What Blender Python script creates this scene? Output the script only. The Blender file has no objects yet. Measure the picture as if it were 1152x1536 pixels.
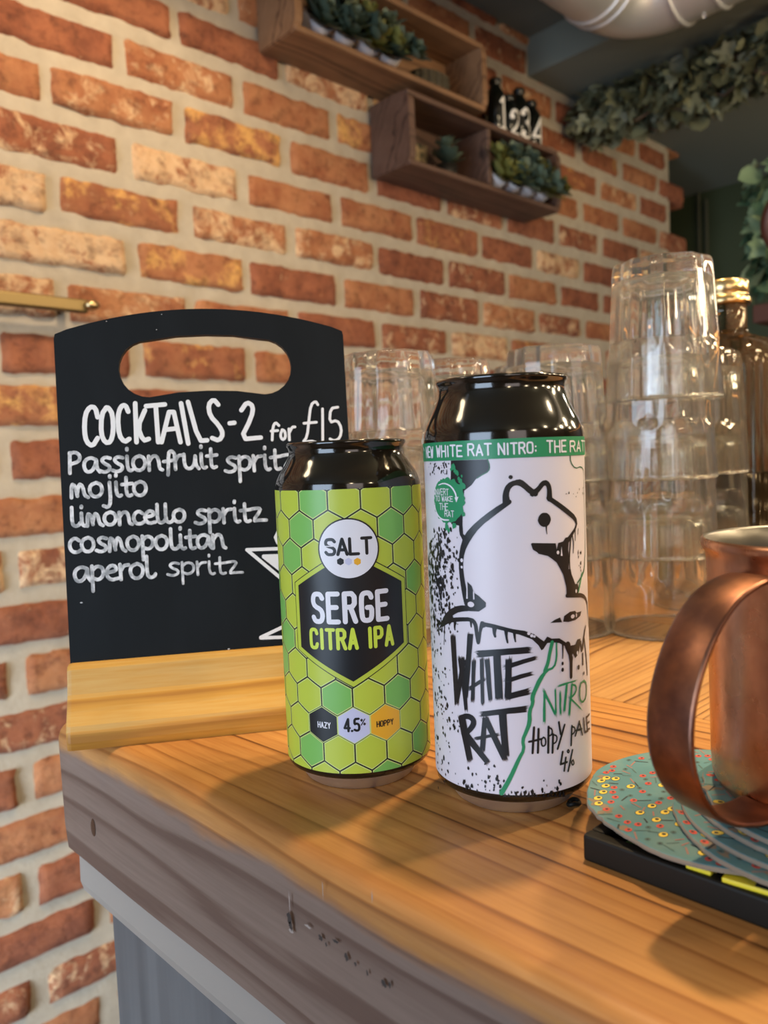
import bpy, bmesh, math, random
from mathutils import Vector, Matrix, noise
from mathutils.geometry import tessellate_polygon

# ------------------------------------------------------------------ camera, light, exposure
S = bpy.context.scene
COL = S.collection
random.seed(7)
PI = math.pi
# world: x runs along the brick wall, y runs towards it, z = 0 is the bar top
F_PX = 1182.2
CAM_R = Vector((0.7221, -0.6905, -0.0420)); CAM_U = Vector((0.0750, 0.0177, 0.9970)); CAM_F = Vector((0.6877, 0.7232, -0.0646))
CAM_P = Vector((0, 0, 0.1432))
cam = bpy.data.cameras.new('camera'); cam_o = bpy.data.objects.new('camera', cam); COL.objects.link(cam_o)
R3 = Matrix((CAM_R, CAM_U, -CAM_F)).transposed()
cam_o.matrix_world = Matrix.Translation(CAM_P) @ R3.to_4x4()
cam.sensor_fit = 'VERTICAL'; cam.sensor_height = 36.0; cam.lens = F_PX / 1536 * 36.0
cam.clip_start = 0.01
cam.dof.use_dof = True; cam.dof.focus_distance = 0.355; cam.dof.aperture_fstop = 11.5
S.camera = cam_o
S.view_settings.view_transform = 'Standard'; S.view_settings.look = 'None'
S.view_settings.gamma = 1.0; S.view_settings.use_curve_mapping = False
S.view_settings.exposure = 0.14
S.cycles.max_bounces = 24; S.cycles.transmission_bounces = 24; S.cycles.transparent_max_bounces = 32
S.cycles.glossy_bounces = 6; S.cycles.diffuse_bounces = 4

w = bpy.data.worlds.new('room_air'); S.world = w; w.use_nodes = True
w.node_tree.nodes['Background'].inputs[0].default_value = (0.95, 0.92, 0.85, 1); w.node_tree.nodes['Background'].inputs[1].default_value = 0.075

def lamp(name, kind, loc, power, col, size=0.03, aim=None, sx=None, sy=None, cone=None, blend=0.5):
    d = bpy.data.lights.new(name, kind); d.energy = power; d.color = col
    if kind == 'AREA':
        d.shape = 'RECTANGLE'; d.size = sx; d.size_y = sy
    else:
        d.shadow_soft_size = size
    if kind == 'SPOT':
        d.spot_size = math.radians(cone); d.spot_blend = blend
    o = bpy.data.objects.new(name, d); COL.objects.link(o); o.location = loc
    if aim is not None:
        o.rotation_euler = (Vector(aim) - Vector(loc)).to_track_quat('-Z', 'Y').to_euler()
    return o
WARM = (1.0, 0.70, 0.36); WARM2 = (1.0, 0.78, 0.50); COOL = (0.62, 0.78, 1.0); NEUT = (1.0, 0.90, 0.84)
# ceiling spots over the bar and along the brick wall
lamp('spot_over_bar', 'SPOT', (0.55, 0.28, 1.08), 36, WARM, 0.03, (0.27, 0.10, 0), cone=95, blend=0.4)
lamp('spot_over_glasses', 'SPOT', (0.95, -0.05, 1.08), 26, WARM2, 0.03, (0.55, 0.28, 0), cone=85)
lamp('spot_on_wall', 'SPOT', (0.45, 0.50, 1.08), 28, (1.0, 0.74, 0.45), 0.03, (0.47, 1.135, 0.45), cone=84, blend=0.9)
lamp('spot_on_wall_far', 'SPOT', (1.10, 0.30, 1.00), 3.0, WARM2, 0.03, (1.45, 1.135, 0.40), cone=95, blend=0.9)
for loc, p in (((1.15, -0.35, 0.62), 6), ((1.30, -0.10, 0.46), 4), ((0.95, -0.55, 0.50), 6), ((0.85, -0.40, 0.85), 9)):
    lamp('sparkle_bulb_right', 'POINT', loc, p, WARM2, 0.05)  # unseen bulbs added for sparkle in the stacked glasses
for loc, p in (((1.75, -0.8, 0.80), 9), ((2.2, -0.9, 0.70), 6), ((1.95, -0.25, 0.55), 3), ((-0.35, 0.75, 0.85), 4), ((-0.8, -1.2, 0.85), 6), ((0.1, -1.6, 0.75), 8), ((0.7, -1.5, 0.95), 8), ((1.3, -1.6, 0.75), 9)):
    lamp('sparkle_bulb_room', 'POINT', loc, p, WARM2, 0.07)  # more unseen bulbs, added for highlights on glass
lamp('garland_fill', 'POINT', (2.35, 0.2, 0.80), 4, (1.0, 0.88, 0.7), 0.04)  # unseen lamp added to lift the dim garland
# daylight through the front windows, then fill lamps
lamp('daylight_window', 'AREA', (-1.95, -0.05, 0.25), 35, COOL, aim=(0.25, 0.45, -0.15), sx=1.2, sy=1.3)
lamp('low_wall_fill', 'AREA', (-1.1, 0.55, -0.55), 9, (0.72, 0.86, 1.0), aim=(0.30, 1.13, -0.52), sx=0.5, sy=0.9).data.spread = math.radians(70)  # unseen cool fill added to brighten the lower left bricks
lamp('room_bounce', 'AREA', (-0.9, -1.7, 0.55), 5, (1.0, 0.85, 0.80), aim=(0.3, 0.25, 0.1), sx=1.0, sy=0.8)

# ------------------------------------------------------------------ helpers
def obj(name, bm, mats, parent=None, smooth=None):
    me = bpy.data.meshes.new(name)
    if smooth is not None:
        for f in bm.faces: f.smooth = smooth
    bm.to_mesh(me); bm.free()
    if not isinstance(mats, (list, tuple)): mats = [mats]
    for m in mats: me.materials.append(m)
    o = bpy.data.objects.new(name, me); COL.objects.link(o)
    if parent is not None: o.parent = parent
    return o
def tag(o, label, cat, group=None, kind=None):
    o['label'] = label; o['category'] = cat
    if group: o['group'] = group
    if kind: o['kind'] = kind
    return o
def thing(name, label, cat, loc=(0, 0, 0), rotz=0, group=None):
    o = bpy.data.objects.new(name, None); COL.objects.link(o)
    o.location = loc; o.rotation_euler = (0, 0, rotz); o.empty_display_size = 0.02
    return tag(o, label, cat, group)
def struct(name, bm, mats, smooth=None):
    o = obj(name, bm, mats, None, smooth); o['kind'] = 'structure'; return o
def copy_tree(o, parent=None):
    c = o.copy(); COL.objects.link(c)
    if parent is not None: c.parent = parent
    for ch in list(o.children): copy_tree(ch, c)
    return c
def box(bm, a, b, mi=0, bevel=0, seg=2):
    vs = [bm.verts.new((x, y, z)) for z in (a[2], b[2]) for y in (a[1], b[1]) for x in (a[0], b[0])]
    fs = [(0, 2, 3, 1), (4, 5, 7, 6), (0, 1, 5, 4), (2, 6, 7, 3), (0, 4, 6, 2), (1, 3, 7, 5)]
    out = [bm.faces.new([vs[i] for i in f]) for f in fs]
    for f in out: f.material_index = mi
    if bevel:
        es = set(e for f in out for e in f.edges)
        r = bmesh.ops.bevel(bm, geom=list(es), offset=bevel, segments=seg, profile=0.5, affect='EDGES', clamp_overlap=True)
        for f in r['faces']: f.material_index = mi
def lathe(bm, prof, n=64, c=(0, 0, 0), rmod=None, mi=0, cap0=False, cap1=False, mis=None):
    rings = []
    for (r, z) in prof:
        if r < 1e-6: rings.append([bm.verts.new((c[0], c[1], c[2] + z))])
        else: rings.append([bm.verts.new((c[0] + (rmod(r, z, t) if rmod else r) * math.cos(t), c[1] + (rmod(r, z, t) if rmod else r) * math.sin(t), c[2] + z)) for t in [2 * PI * i / n for i in range(n)]])
    for k in range(len(rings) - 1):
        A, B = rings[k], rings[k + 1]; m = mis[k] if mis else mi
        for i in range(n):
            j = (i + 1) % n
            if len(A) == 1 and len(B) == 1: continue
            if len(A) == 1: f = bm.faces.new((A[0], B[j], B[i]))
            elif len(B) == 1: f = bm.faces.new((A[i], A[j], B[0]))
            else: f = bm.faces.new((A[i], A[j], B[j], B[i]))
            f.material_index = m; f.smooth = True
    if cap0 and len(rings[0]) > 1: bm.faces.new(list(reversed(rings[0]))).material_index = mi
    if cap1 and len(rings[-1]) > 1: bm.faces.new(rings[-1]).material_index = mi
def frames(pts):
    P = [Vector(p) for p in pts]; out = []; up = None
    for i, p in enumerate(P):
        t = (P[min(i + 1, len(P) - 1)] - P[max(i - 1, 0)]).normalized()
        if up is None:
            a = Vector((0, 0, 1)) if abs(t.z) < 0.9 else Vector((1, 0, 0)); up = (a - t * a.dot(t)).normalized()
        else: up = (up - t * up.dot(t)).normalized()
        out.append((p, t, up, t.cross(up)))
    return out
def tube(bm, pts, r, n=12, mi=0, caps=True):
    R = []
    fr = frames(pts)
    for i, (p, t, u, v) in enumerate(fr):
        rr = r[i] if isinstance(r, (list, tuple)) else r
        R.append([bm.verts.new(p + (u * math.cos(2 * PI * k / n) + v * math.sin(2 * PI * k / n)) * rr) for k in range(n)])
    for a, b in zip(R, R[1:]):
        for k in range(n):
            f = bm.faces.new((a[k], a[(k + 1) % n], b[(k + 1) % n], b[k])); f.material_index = mi; f.smooth = True
    if caps:
        bm.faces.new(list(reversed(R[0]))).material_index = mi; bm.faces.new(R[-1]).material_index = mi
def sweep(bm, sections, closed=True, mi=0, caps=True, smooth=False):
    R = [[bm.verts.new(p) for p in s] for s in sections]; n = len(R[0])
    for a, b in zip(R, R[1:]):
        for k in range(n if closed else n - 1):
            f = bm.faces.new((a[k], b[k], b[(k + 1) % n], a[(k + 1) % n])); f.material_index = mi; f.smooth = smooth
    if caps and closed:
        bm.faces.new(R[0]).material_index = mi; bm.faces.new(list(reversed(R[-1]))).material_index = mi
def chaikin(p, it=2):
    p = [tuple(q) for q in p]
    for _ in range(it):
        if len(p) < 3: return p
        o = [p[0]]
        for a, b in zip(p, p[1:]):
            o.append(tuple(x * .75 + y * .25 for x, y in zip(a, b))); o.append(tuple(x * .25 + y * .75 for x, y in zip(a, b)))
        o.append(p[-1]); p = o
    return p
# camera rays used to take measurements of the place from the photograph's 1152 x 1536 frame
def ray(x, y): return CAM_F + CAM_R * ((x - 576) / F_PX) - CAM_U * ((y - 768) / F_PX)
def on_cyl(x, y, cx, cy, R):
    d = ray(x, y); a = d.x * d.x + d.y * d.y; b = -(d.x * cx + d.y * cy); c = cx * cx + cy * cy - R * R
    t = (-b - math.sqrt(max(b * b - a * c, 0))) / a
    px, py, pz = d.x * t, d.y * t, CAM_P.z + d.z * t
    th = math.atan2(py - cy, px - cx) - math.atan2(-cy, -cx)
    th = (th + PI) % (2 * PI) - PI
    return (R * th, pz)           # arc length from the camera-facing line (left of the picture negative after sign below), height
def on_plane(x, y, P, n):
    d = ray(x, y); return CAM_P + d * ((Vector(P) - CAM_P).dot(n) / d.dot(n))

# flat drawings that are wrapped on a surface: polygons and strokes in (u, v) metres
class Drawing:
    def __init__(s): s.bm = bmesh.new()
    def poly(s, pts, mi, layer=0):
        s.k = getattr(s, 'k', 0) + 1; layer = layer + (s.k % 60) * 0.012
        pts = [Vector((p[0], p[1], 0)) for p in pts]
        cl = [p for i, p in enumerate(pts) if (p - pts[i - 1]).length > 1e-7]
        if len(cl) < 3: return
        vs = [s.bm.verts.new((p.x, p.y, layer)) for p in cl]
        for t in tessellate_polygon([cl]):
            try:
                a, b, c = [cl[i] for i in t]
                if (b - a).cross(c - a).z < 0: t = (t[0], t[2], t[1])
                f = s.bm.faces.new([vs[i] for i in t]); f.material_index = mi
            except ValueError: pass
    def disc(s, c, rx, ry, mi, layer=0, n=20, jit=0):
        s.poly([(c[0] + rx * (1 + random.uniform(-jit, jit)) * math.cos(2 * PI * i / n), c[1] + ry * (1 + random.uniform(-jit, jit)) * math.sin(2 * PI * i / n)) for i in range(n)], mi, layer)
    def stroke(s, pts, wid, mi, layer=0, caps=True):
        # pts: (u, v) or (u, v, w)
        P = [(p[0], p[1], p[2] if len(p) > 2 else wid) for p in pts]
        for a, b in zip(P, P[1:]):
            d = Vector((b[0] - a[0], b[1] - a[1]))
            if d.length < 1e-7: continue
            n = Vector((-d.y, d.x)).normalized()
            s.poly([(a[0] + n.x * a[2] / 2, a[1] + n.y * a[2] / 2), (a[0] - n.x * a[2] / 2, a[1] - n.y * a[2] / 2), (b[0] - n.x * b[2] / 2, b[1] - n.y * b[2] / 2), (b[0] + n.x * b[2] / 2, b[1] + n.y * b[2] / 2)], mi, layer)
        for i, p in enumerate(P):
            if caps or 0 < i < len(P) - 1: s.disc(p, p[2] / 2, p[2] / 2, mi, layer, 10)
    def finish(s, fn, name, mats, parent, step=0.0016):
        us = [v.co.x for v in s.bm.verts]
        if step:
            k = math.ceil(min(us) / step)
            while k * step < max(us):
                g = [e for e in s.bm.edges if (e.verts[0].co.x - k * step) * (e.verts[1].co.x - k * step) < 0]
                fs = set(f for e in g for f in e.link_faces)
                if g:
                    geom = list(fs) + list(set(e for f in fs for e in f.edges)) + list(set(v for f in fs for v in f.verts))
                    bmesh.ops.bisect_plane(s.bm, geom=geom, plane_co=(k * step, 0, 0), plane_no=(1, 0, 0), dist=1e-8)
                k += 1
        for v in s.bm.verts: v.co = fn(v.co.x, v.co.y, v.co.z)
        return obj(name, s.bm, mats, parent, True)

# ------------------------------------------------------------------ materials
def mat(name, col, rough=0.5, metal=0.0, **kw):
    m = bpy.data.materials.new(name); m.use_nodes = True; b = m.node_tree.nodes['Principled BSDF']
    b.inputs['Base Color'].default_value = (*col, 1); b.inputs['Roughness'].default_value = rough; b.inputs['Metallic'].default_value = metal
    for k, v in kw.items(): b.inputs[k].default_value = v
    return m
class NT:
    def __init__(s, m): s.m = m; s.t = m.node_tree; s.b = s.t.nodes['Principled BSDF']
    def n(s, typ, **kw):
        x = s.t.nodes.new(typ)
        for k, v in kw.items():
            if k == 'ins':
                for a, b in v.items(): s.put(x.inputs[a], b)
            else: setattr(x, k, v)
        return x
    def put(s, sock, v):
        if hasattr(v, 'is_output'): s.t.links.new(v, sock)
        else: sock.default_value = v
    def co(s, scale=(1, 1, 1), rot=(0, 0, 0), kind='Object'):
        tc = s.n('ShaderNodeTexCoord'); mp = s.n('ShaderNodeMapping', ins={'Vector': tc.outputs[kind], 'Scale': scale, 'Rotation': rot}); return mp.outputs[0]
    def noise(s, vec, scale, detail=4, rough=0.55, dist=0):
        return s.n('ShaderNodeTexNoise', ins={'Vector': vec, 'Scale': scale, 'Detail': detail, 'Roughness': rough, 'Distortion': dist}).outputs[0]
    def ramp(s, fac, stops):
        r = s.n('ShaderNodeValToRGB', ins={0: fac}); e = r.color_ramp.elements
        while len(e) < len(stops): e.new(0.5)
        for i, (p, c) in enumerate(stops): e[i].position = p; e[i].color = (*c, 1) if len(c) == 3 else c
        return r.outputs[0]
    def mix(s, f, a, b, mode='MIX'):
        x = s.n('ShaderNodeMix', data_type='RGBA', blend_type=mode); s.put(x.inputs[0], f)
        s.put(x.inputs[6], (*a, 1) if isinstance(a, tuple) else a); s.put(x.inputs[7], (*b, 1) if isinstance(b, tuple) else b); return x.outputs[2]
    def math(s, op, a, b=0.0, c=None):
        x = s.n('ShaderNodeMath', operation=op); s.put(x.inputs[0], a); s.put(x.inputs[1], b)
        if c is not None: s.put(x.inputs[2], c)
        return x.outputs[0]
    def bump(s, h, strength=0.3, dist=0.002):
        x = s.n('ShaderNodeBump', ins={'Height': h, 'Strength': strength, 'Distance': dist}); s.put(s.b.inputs['Normal'], x.outputs[0])
    def set(s, **kw):
        for k, v in kw.items(): s.put(s.b.inputs[k.replace('_', ' ')], v)

def wood_nodes(t, dark, mid, light, along, period, fiber, wob, off=0.0):
    sc = {'X': (0.05, 1, 1), 'Y': (1, 0.05, 1), 'Z': (1, 1, 0.05)}[along]
    v = t.co(sc); sx = t.n('ShaderNodeSeparateXYZ', ins={0: t.co()})
    a, b = {'X': (1, 2), 'Y': (0, 2), 'Z': (0, 1)}[along]
    r = t.math('ADD', t.math('MULTIPLY', sx.outputs[a], 0.86 / period), t.math('MULTIPLY', sx.outputs[b], 0.62 / period))
    v2 = t.co({'X': (0.20, 1, 1), 'Y': (1, 0.20, 1), 'Z': (1, 1, 0.20)}[along])
    r = t.math('ADD', r, t.math('MULTIPLY', t.noise(v2, 9.0, 2, 0.4), 7.0 * wob))
    r = t.math('ADD', r, t.math('MULTIPLY', t.noise(v, 26.0, 2, 0.5), 2.6 * wob))
    s_ = t.math('FRACT', r); idn = t.math('FLOOR', r)
    wn = t.n('ShaderNodeTexWhiteNoise', noise_dimensions='1D', ins={'W': t.math('ADD', idn, off)}).outputs[0]
    k = t.math('MULTIPLY', t.math('POWER', s_, 5.0), t.math('ADD', 0.12, t.math('MULTIPLY', wn, 1.0)))
    edge = t.n('ShaderNodeMapRange', ins={0: s_, 1: 0.86, 2: 1.0, 3: 1.0, 4: 0.0}).outputs[0]
    k = t.math('MULTIPLY', k, edge)
    f = t.noise(v, 520.0, 3, 0.6); dens = t.noise(v, 22.0, 3, 0.55)
    g = t.math('ADD', t.math('MULTIPLY', k, 1.55), t.math('MULTIPLY', t.math('SUBTRACT', f, .5), 0.40 * fiber))
    g = t.math('ADD', g, t.math('ADD', 0.24, t.math('MULTIPLY', t.math('SUBTRACT', dens, .5), 1.1)))
    c = t.ramp(g, [(0.05, light), (0.40, mid), (0.68, tuple(a * .5 + b * .5 for a, b in zip(mid, dark))), (0.90, dark)])
    return c, g, f
def wood(name, dark, mid, light, along='Y', period=0.010, rough=0.42, fiber=1.0, wob=1.0, blotch=(0.78, 1.12), daylit=None):
    m = mat(name, mid, rough); t = NT(m)
    c, g, f = wood_nodes(t, dark, mid, light, along, period, fiber, wob)
    k = t.n('ShaderNodeMapRange', ins={0: t.noise(t.co(), 11.0, 3, 0.5), 1: 0.3, 2: 0.7, 3: blotch[0], 4: blotch[1]}).outputs[0]
    c2 = t.n('ShaderNodeVectorMath', operation='SCALE', ins={0: c, 'Scale': k}).outputs[0]
    r = t.n('ShaderNodeMapRange', ins={0: f, 3: rough - 0.08, 4: rough + 0.14}).outputs[0]
    if daylit:     # cool window light's grey put into the colour below the rounded front arris
        cw, gw, fw = wood_nodes(t, *daylit, along, period * 1.1, fiber, wob)
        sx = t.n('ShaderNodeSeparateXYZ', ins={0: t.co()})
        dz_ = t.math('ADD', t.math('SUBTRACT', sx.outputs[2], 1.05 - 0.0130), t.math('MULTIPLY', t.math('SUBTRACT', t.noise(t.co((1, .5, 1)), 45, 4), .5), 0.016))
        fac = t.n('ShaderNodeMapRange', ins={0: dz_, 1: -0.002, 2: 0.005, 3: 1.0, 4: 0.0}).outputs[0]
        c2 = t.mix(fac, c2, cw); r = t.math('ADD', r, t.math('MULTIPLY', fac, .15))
    t.set(Base_Color=c2); t.bump(g, 0.10, 0.001); t.set(Roughness=r)
    return m
M = {}
DAYLIT = ((0.110, 0.066, 0.049), (0.185, 0.130, 0.102), (0.225, 0.165, 0.135))  # front beam wood tones with the window's cool light painted in
M['bar'] = wood('varnished_softwood', (0.085, 0.026, 0.007), (0.39, 0.160, 0.042), (0.56, 0.280, 0.088), 'Y', 0.0085, 0.38)
M['bar_front'] = wood('varnished_softwood_daylit_front', (0.085, 0.026, 0.007), (0.39, 0.160, 0.042), (0.56, 0.280, 0.088), 'Y', 0.0085, 0.38, daylit=DAYLIT)
M['bar_x'] = wood('varnished_softwood_across', (0.17, 0.065, 0.020), (0.44, 0.22, 0.075), (0.58, 0.33, 0.13), 'X', 0.005, 0.40, 1.0, 1.8)
M['pine'] = wood('waxed_rubberwood', (0.42, 0.18, 0.022), (0.60, 0.30, 0.045), (0.64, 0.40, 0.125), 'X', 0.016, 0.45, 1.6, 0.6, (0.90, 1.08))
M['crate'] = wood('dark_stained_crate_wood', (0.075, 0.034, 0.016), (0.19, 0.098, 0.046), (0.26, 0.14, 0.07), 'X', 0.016, 0.6)
M['crate_dark'] = wood('walnut_stained_crate_wood', (0.030, 0.014, 0.009), (0.085, 0.042, 0.027), (0.13, 0.070, 0.046), 'X', 0.016, 0.55)

m = mat('reclaimed_brick', (0.4, 0.15, 0.07), 0.9); t = NT(m); M['brick'] = m
at = t.n('ShaderNodeVertexColor', layer_name='tone').outputs[0]
sp = t.n('ShaderNodeSeparateColor', ins={0: at})
v = t.co()
red = t.mix(t.ramp(t.noise(v, 22, 6, 0.65), [(0.36, (0, 0, 0)), (0.64, (1, 1, 1))]), (0.17, 0.046, 0.022), (0.34, 0.110, 0.050))
ora = t.mix(t.ramp(t.noise(v, 19, 6, 0.65), [(0.36, (0, 0, 0)), (0.64, (1, 1, 1))]), (0.33, 0.110, 0.042), (0.52, 0.235, 0.100))
base = t.mix(sp.outputs[0], red, ora)
pn = t.noise(v, 32, 8, 0.70, 0.5)
th = t.math('SUBTRACT', pn, t.math('SUBTRACT', 0.78, t.math('MULTIPLY', sp.outputs[1], 0.37)))
pm = t.ramp(th, [(0.0, (0, 0, 0)), (0.12, (.9, .9, .9))])
cream = t.mix(t.noise(v, 90, 4), (0.56, 0.31, 0.15), (0.80, 0.60, 0.37))
base = t.mix(pm, base, cream)
yn = t.noise(v, 26, 7, 0.66, 0.3)
yt = t.ramp(t.math('SUBTRACT', yn, t.math('SUBTRACT', 0.84, t.math('MULTIPLY', sp.outputs[2], 0.355))), [(0.0, (0, 0, 0)), (0.14, (.85, .85, .85))])
base = t.mix(yt, base, (0.72, 0.40, 0.12))
dk = t.ramp(t.noise(v, 48, 5, 0.7), [(0.30, (0.30, 0.24, 0.22)), (0.50, (1, 1, 1))])
base = t.mix(0.75, base, dk, 'MULTIPLY')
t.set(Base_Color=base); t.bump(t.noise(v, 110, 6, 0.75), 0.9, 0.006)
m = mat('pale_lime_mortar', (0.45, 0.37, 0.28), 0.95); t = NT(m); M['mortar'] = m
t.set(Base_Color=t.mix(t.noise(t.co(), 40, 5), (0.30, 0.26, 0.20), (0.47, 0.41, 0.325))); t.bump(t.noise(t.co(), 160, 5, 0.7), 0.5, 0.003)

M['board'] = mat('blackboard_paint', (0.0085, 0.0105, 0.0125), 0.6, **{'Specular IOR Level': 0.22})
m = M['board']; t = NT(m); t.set(Base_Color=t.mix(t.ramp(t.noise(t.co((1, 1, .3)), 30, 5), [(0.45, (0, 0, 0)), (0.8, (0.5, 0.5, 0.5))]), (0.0030, 0.0055, 0.0075), (0.010, 0.014, 0.0175)))
M['board_edge'] = mat('blackboard_edge', (0.02, 0.018, 0.015), 0.6)
M['chalk'] = mat('white_chalk_pen', (0.86, 0.86, 0.86), 0.9)
m = mat('smudged_chalk_pen', (0.5, 0.52, 0.54), 0.9); t = NT(m); M['chalk2'] = m
t.set(Base_Color=t.mix(t.ramp(t.noise(t.co(), 260, 3), [(0.36, (0, 0, 0)), (0.62, (1, 1, 1))]), (0.30, 0.32, 0.34), (0.80, 0.81, 0.83)))
M['lacquer'] = mat('gloss_black_lacquer', (0.010, 0.007, 0.004), 0.13, 0.0, **{'Coat Weight': 0.6, 'Coat Roughness': 0.05})
M['alu'] = mat('brushed_aluminium', (0.80, 0.79, 0.78), 0.42, 1.0)
def lab(n, c, r=0.38): M[n] = mat('label_' + n, c, r)
lab('lime', (0.50, 0.60, 0.060)); lab('green', (0.20, 0.50, 0.105)); lab('rim', (0.62, 0.74, 0.24)); lab('black', (0.008, 0.009, 0.011)); lab('white', (0.80, 0.80, 0.86))
lab('orange', (0.85, 0.43, 0.03)); lab('lilac', (0.58, 0.60, 0.80)); lab('rat_white', (0.74, 0.70, 0.77)); lab('rat_green', (0.020, 0.27, 0.115)); lab('dark_green', (0.016, 0.13, 0.06)); lab('lime_text', (0.62, 0.76, 0.07))

def glass(name, tint, rough=0.0, clear=0.35, ior=1.5, haze=0.0):
    m = bpy.data.materials.new(name); m.use_nodes = True; nt = m.node_tree; nt.nodes.remove(nt.nodes['Principled BSDF']); out = nt.nodes['Material Output']
    g = nt.nodes.new('ShaderNodeBsdfGlass'); g.inputs['Color'].default_value = (*tint, 1); g.inputs['Roughness'].default_value = rough; g.inputs['IOR'].default_value = ior
    tr = nt.nodes.new('ShaderNodeBsdfTransparent'); tr.inputs[0].default_value = (*tint, 1)
    mx = nt.nodes.new('ShaderNodeMixShader'); mx.inputs[0].default_value = clear
    nt.links.new(g.outputs[0], mx.inputs[1]); nt.links.new(tr.outputs[0], mx.inputs[2]); res = mx.outputs[0]
    if haze:      # whitish haze mixed into the shader to brighten the glass
        d = nt.nodes.new('ShaderNodeBsdfTranslucent'); d.inputs[0].default_value = (1, 0.98, 0.93, 1); d2 = nt.nodes.new('ShaderNodeBsdfDiffuse'); d2.inputs[0].default_value = (1, 0.98, 0.93, 1)
        ad = nt.nodes.new('ShaderNodeMixShader'); ad.inputs[0].default_value = 0.5; nt.links.new(d.outputs[0], ad.inputs[1]); nt.links.new(d2.outputs[0], ad.inputs[2])
        m2 = nt.nodes.new('ShaderNodeMixShader'); m2.inputs[0].default_value = haze; nt.links.new(res, m2.inputs[1]); nt.links.new(ad.outputs[0], m2.inputs[2]); res = m2.outputs[0]
    nt.links.new(res, out.inputs[0]); return m
M['glass'] = glass('clear_glass', (1.0, 1.0, 0.985), 0.003, 0.06, 1.52, 0.030)
M['bottle_glass'] = glass('smoky_glass', (0.80, 0.74, 0.62), 0.02, 0.2)
m = mat('worn_copper', (0.62, 0.30, 0.17), 0.24, 1.0); t = NT(m); M['copper'] = m
t.set(Base_Color=t.mix(t.ramp(t.noise(t.co((1, 1, .6)), 38, 5, 0.6), [(0.38, (0, 0, 0)), (0.66, (1, 1, 1))]), (0.36, 0.170, 0.10), (0.68, 0.37, 0.235)))
t.set(Roughness=t.n('ShaderNodeMapRange', ins={0: t.noise(t.co(), 60, 4), 3: 0.14, 4: 0.42}).outputs[0]); t.bump(t.noise(t.co((1, 1, 2.5)), 40, 2), 0.06, 0.003)
M['copper_in'] = mat('nickel_lining', (0.20, 0.185, 0.16), 0.34, 1.0)
m = mat('tarnished_copper', (0.30, 0.13, 0.08), 0.35, 1.0); t = NT(m); M['copper_h'] = m
t.set(Base_Color=t.mix(t.ramp(t.noise(t.co(), 55, 4, 0.55), [(0.40, (0, 0, 0)), (0.70, (1, 1, 1))]), (0.17, 0.080, 0.060), (0.40, 0.18, 0.10)))
t.set(Roughness=t.n('ShaderNodeMapRange', ins={0: t.noise(t.co(), 80, 4), 3: 0.24, 4: 0.50}).outputs[0])
M['brass'] = mat('aged_brass', (0.22, 0.16, 0.075), 0.48, 1.0)
M['gold'] = mat('gold_cap', (0.75, 0.55, 0.27), 0.25, 1.0)
M['galv'] = mat('galvanised_steel', (0.66, 0.67, 0.68), 0.42, 0.7)
m = M['galv']; t = NT(m); t.set(Roughness=t.n('ShaderNodeMapRange', ins={0: t.noise(t.co(), 14, 3), 3: 0.36, 4: 0.52}).outputs[0])
M['plastic'] = mat('black_moulded_plastic', (0.012, 0.0105, 0.008), 0.5, 0.0, **{'Specular IOR Level': 0.25})
M['plastic_floor'] = mat('black_plastic_floor', (0.004, 0.004, 0.004), 0.6)
M['yellow'] = mat('yellow_plastic', (0.80, 0.66, 0.03), 0.4); M['lgreen'] = mat('green_plastic', (0.16, 0.50, 0.13), 0.4)
m = mat('teal_printed_card', (0.12, 0.27, 0.28), 0.7); t = NT(m); M['teal'] = m
t.set(Base_Color=t.mix(t.ramp(t.noise(t.co(), 55, 5), [(0.45, (0, 0, 0)), (0.75, (1, 1, 1))]), (0.085, 0.225, 0.265), (0.16, 0.265, 0.255)))
M['card'] = mat('torn_grey_card', (0.25, 0.20, 0.145), 0.9); M['c_red'] = mat('coaster_red', (0.58, 0.075, 0.055), 0.7); M['c_yel'] = mat('coaster_yellow', (0.80, 0.60, 0.08), 0.7)
M['c_blk'] = mat('coaster_black', (0.03, 0.04, 0.045), 0.7); M['c_mid'] = mat('coaster_dark_teal', (0.075, 0.15, 0.155), 0.7); M['c_rose'] = mat('coaster_dull_rose', (0.33, 0.17, 0.16), 0.7)
M['ceil'] = mat('dark_green_grey_ceiling', (0.145, 0.165, 0.145), 0.8)
M['wallpaint'] = mat('dark_green_wall_paint', (0.025, 0.036, 0.012), 0.6)
M['roompaint'] = mat('dark_warm_wall_paint', (0.10, 0.075, 0.055), 0.8); M['floor'] = wood('dark_floorboards', (0.03, 0.015, 0.01), (0.09, 0.05, 0.03), (0.14, 0.08, 0.05), 'X', 0.03)
m = mat('blue_grey_panel_paint', (0.085, 0.105, 0.125), 0.45); t = NT(m); M['panel'] = m
t.set(Base_Color=t.mix(t.ramp(t.noise(t.co((1, 6, .35)), 7, 4), [(0.35, (0, 0, 0)), (0.7, (1, 1, 1))]), (0.056, 0.066, 0.074), (0.118, 0.130, 0.138)))
M['trim'] = mat('pale_grey_trim_paint', (0.29, 0.265, 0.235), 0.5)
M['pot'] = mat('white_ceramic', (0.72, 0.70, 0.72), 0.3); M['soil'] = mat('dark_soil', (0.02, 0.016, 0.012), 0.95)
def leafm(n, a, b):
    m = mat(n, a, 0.55); t = NT(m); g = t.n('ShaderNodeVertexColor', layer_name='tone').outputs[0]
    t.set(Base_Color=t.mix(g, a, b)); M[n] = m
leafm('ivy_leaf', (0.055, 0.060, 0.030), (0.20, 0.205, 0.115)); leafm('bright_ivy_leaf', (0.04, 0.095, 0.045), (0.32, 0.42, 0.24))
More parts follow.
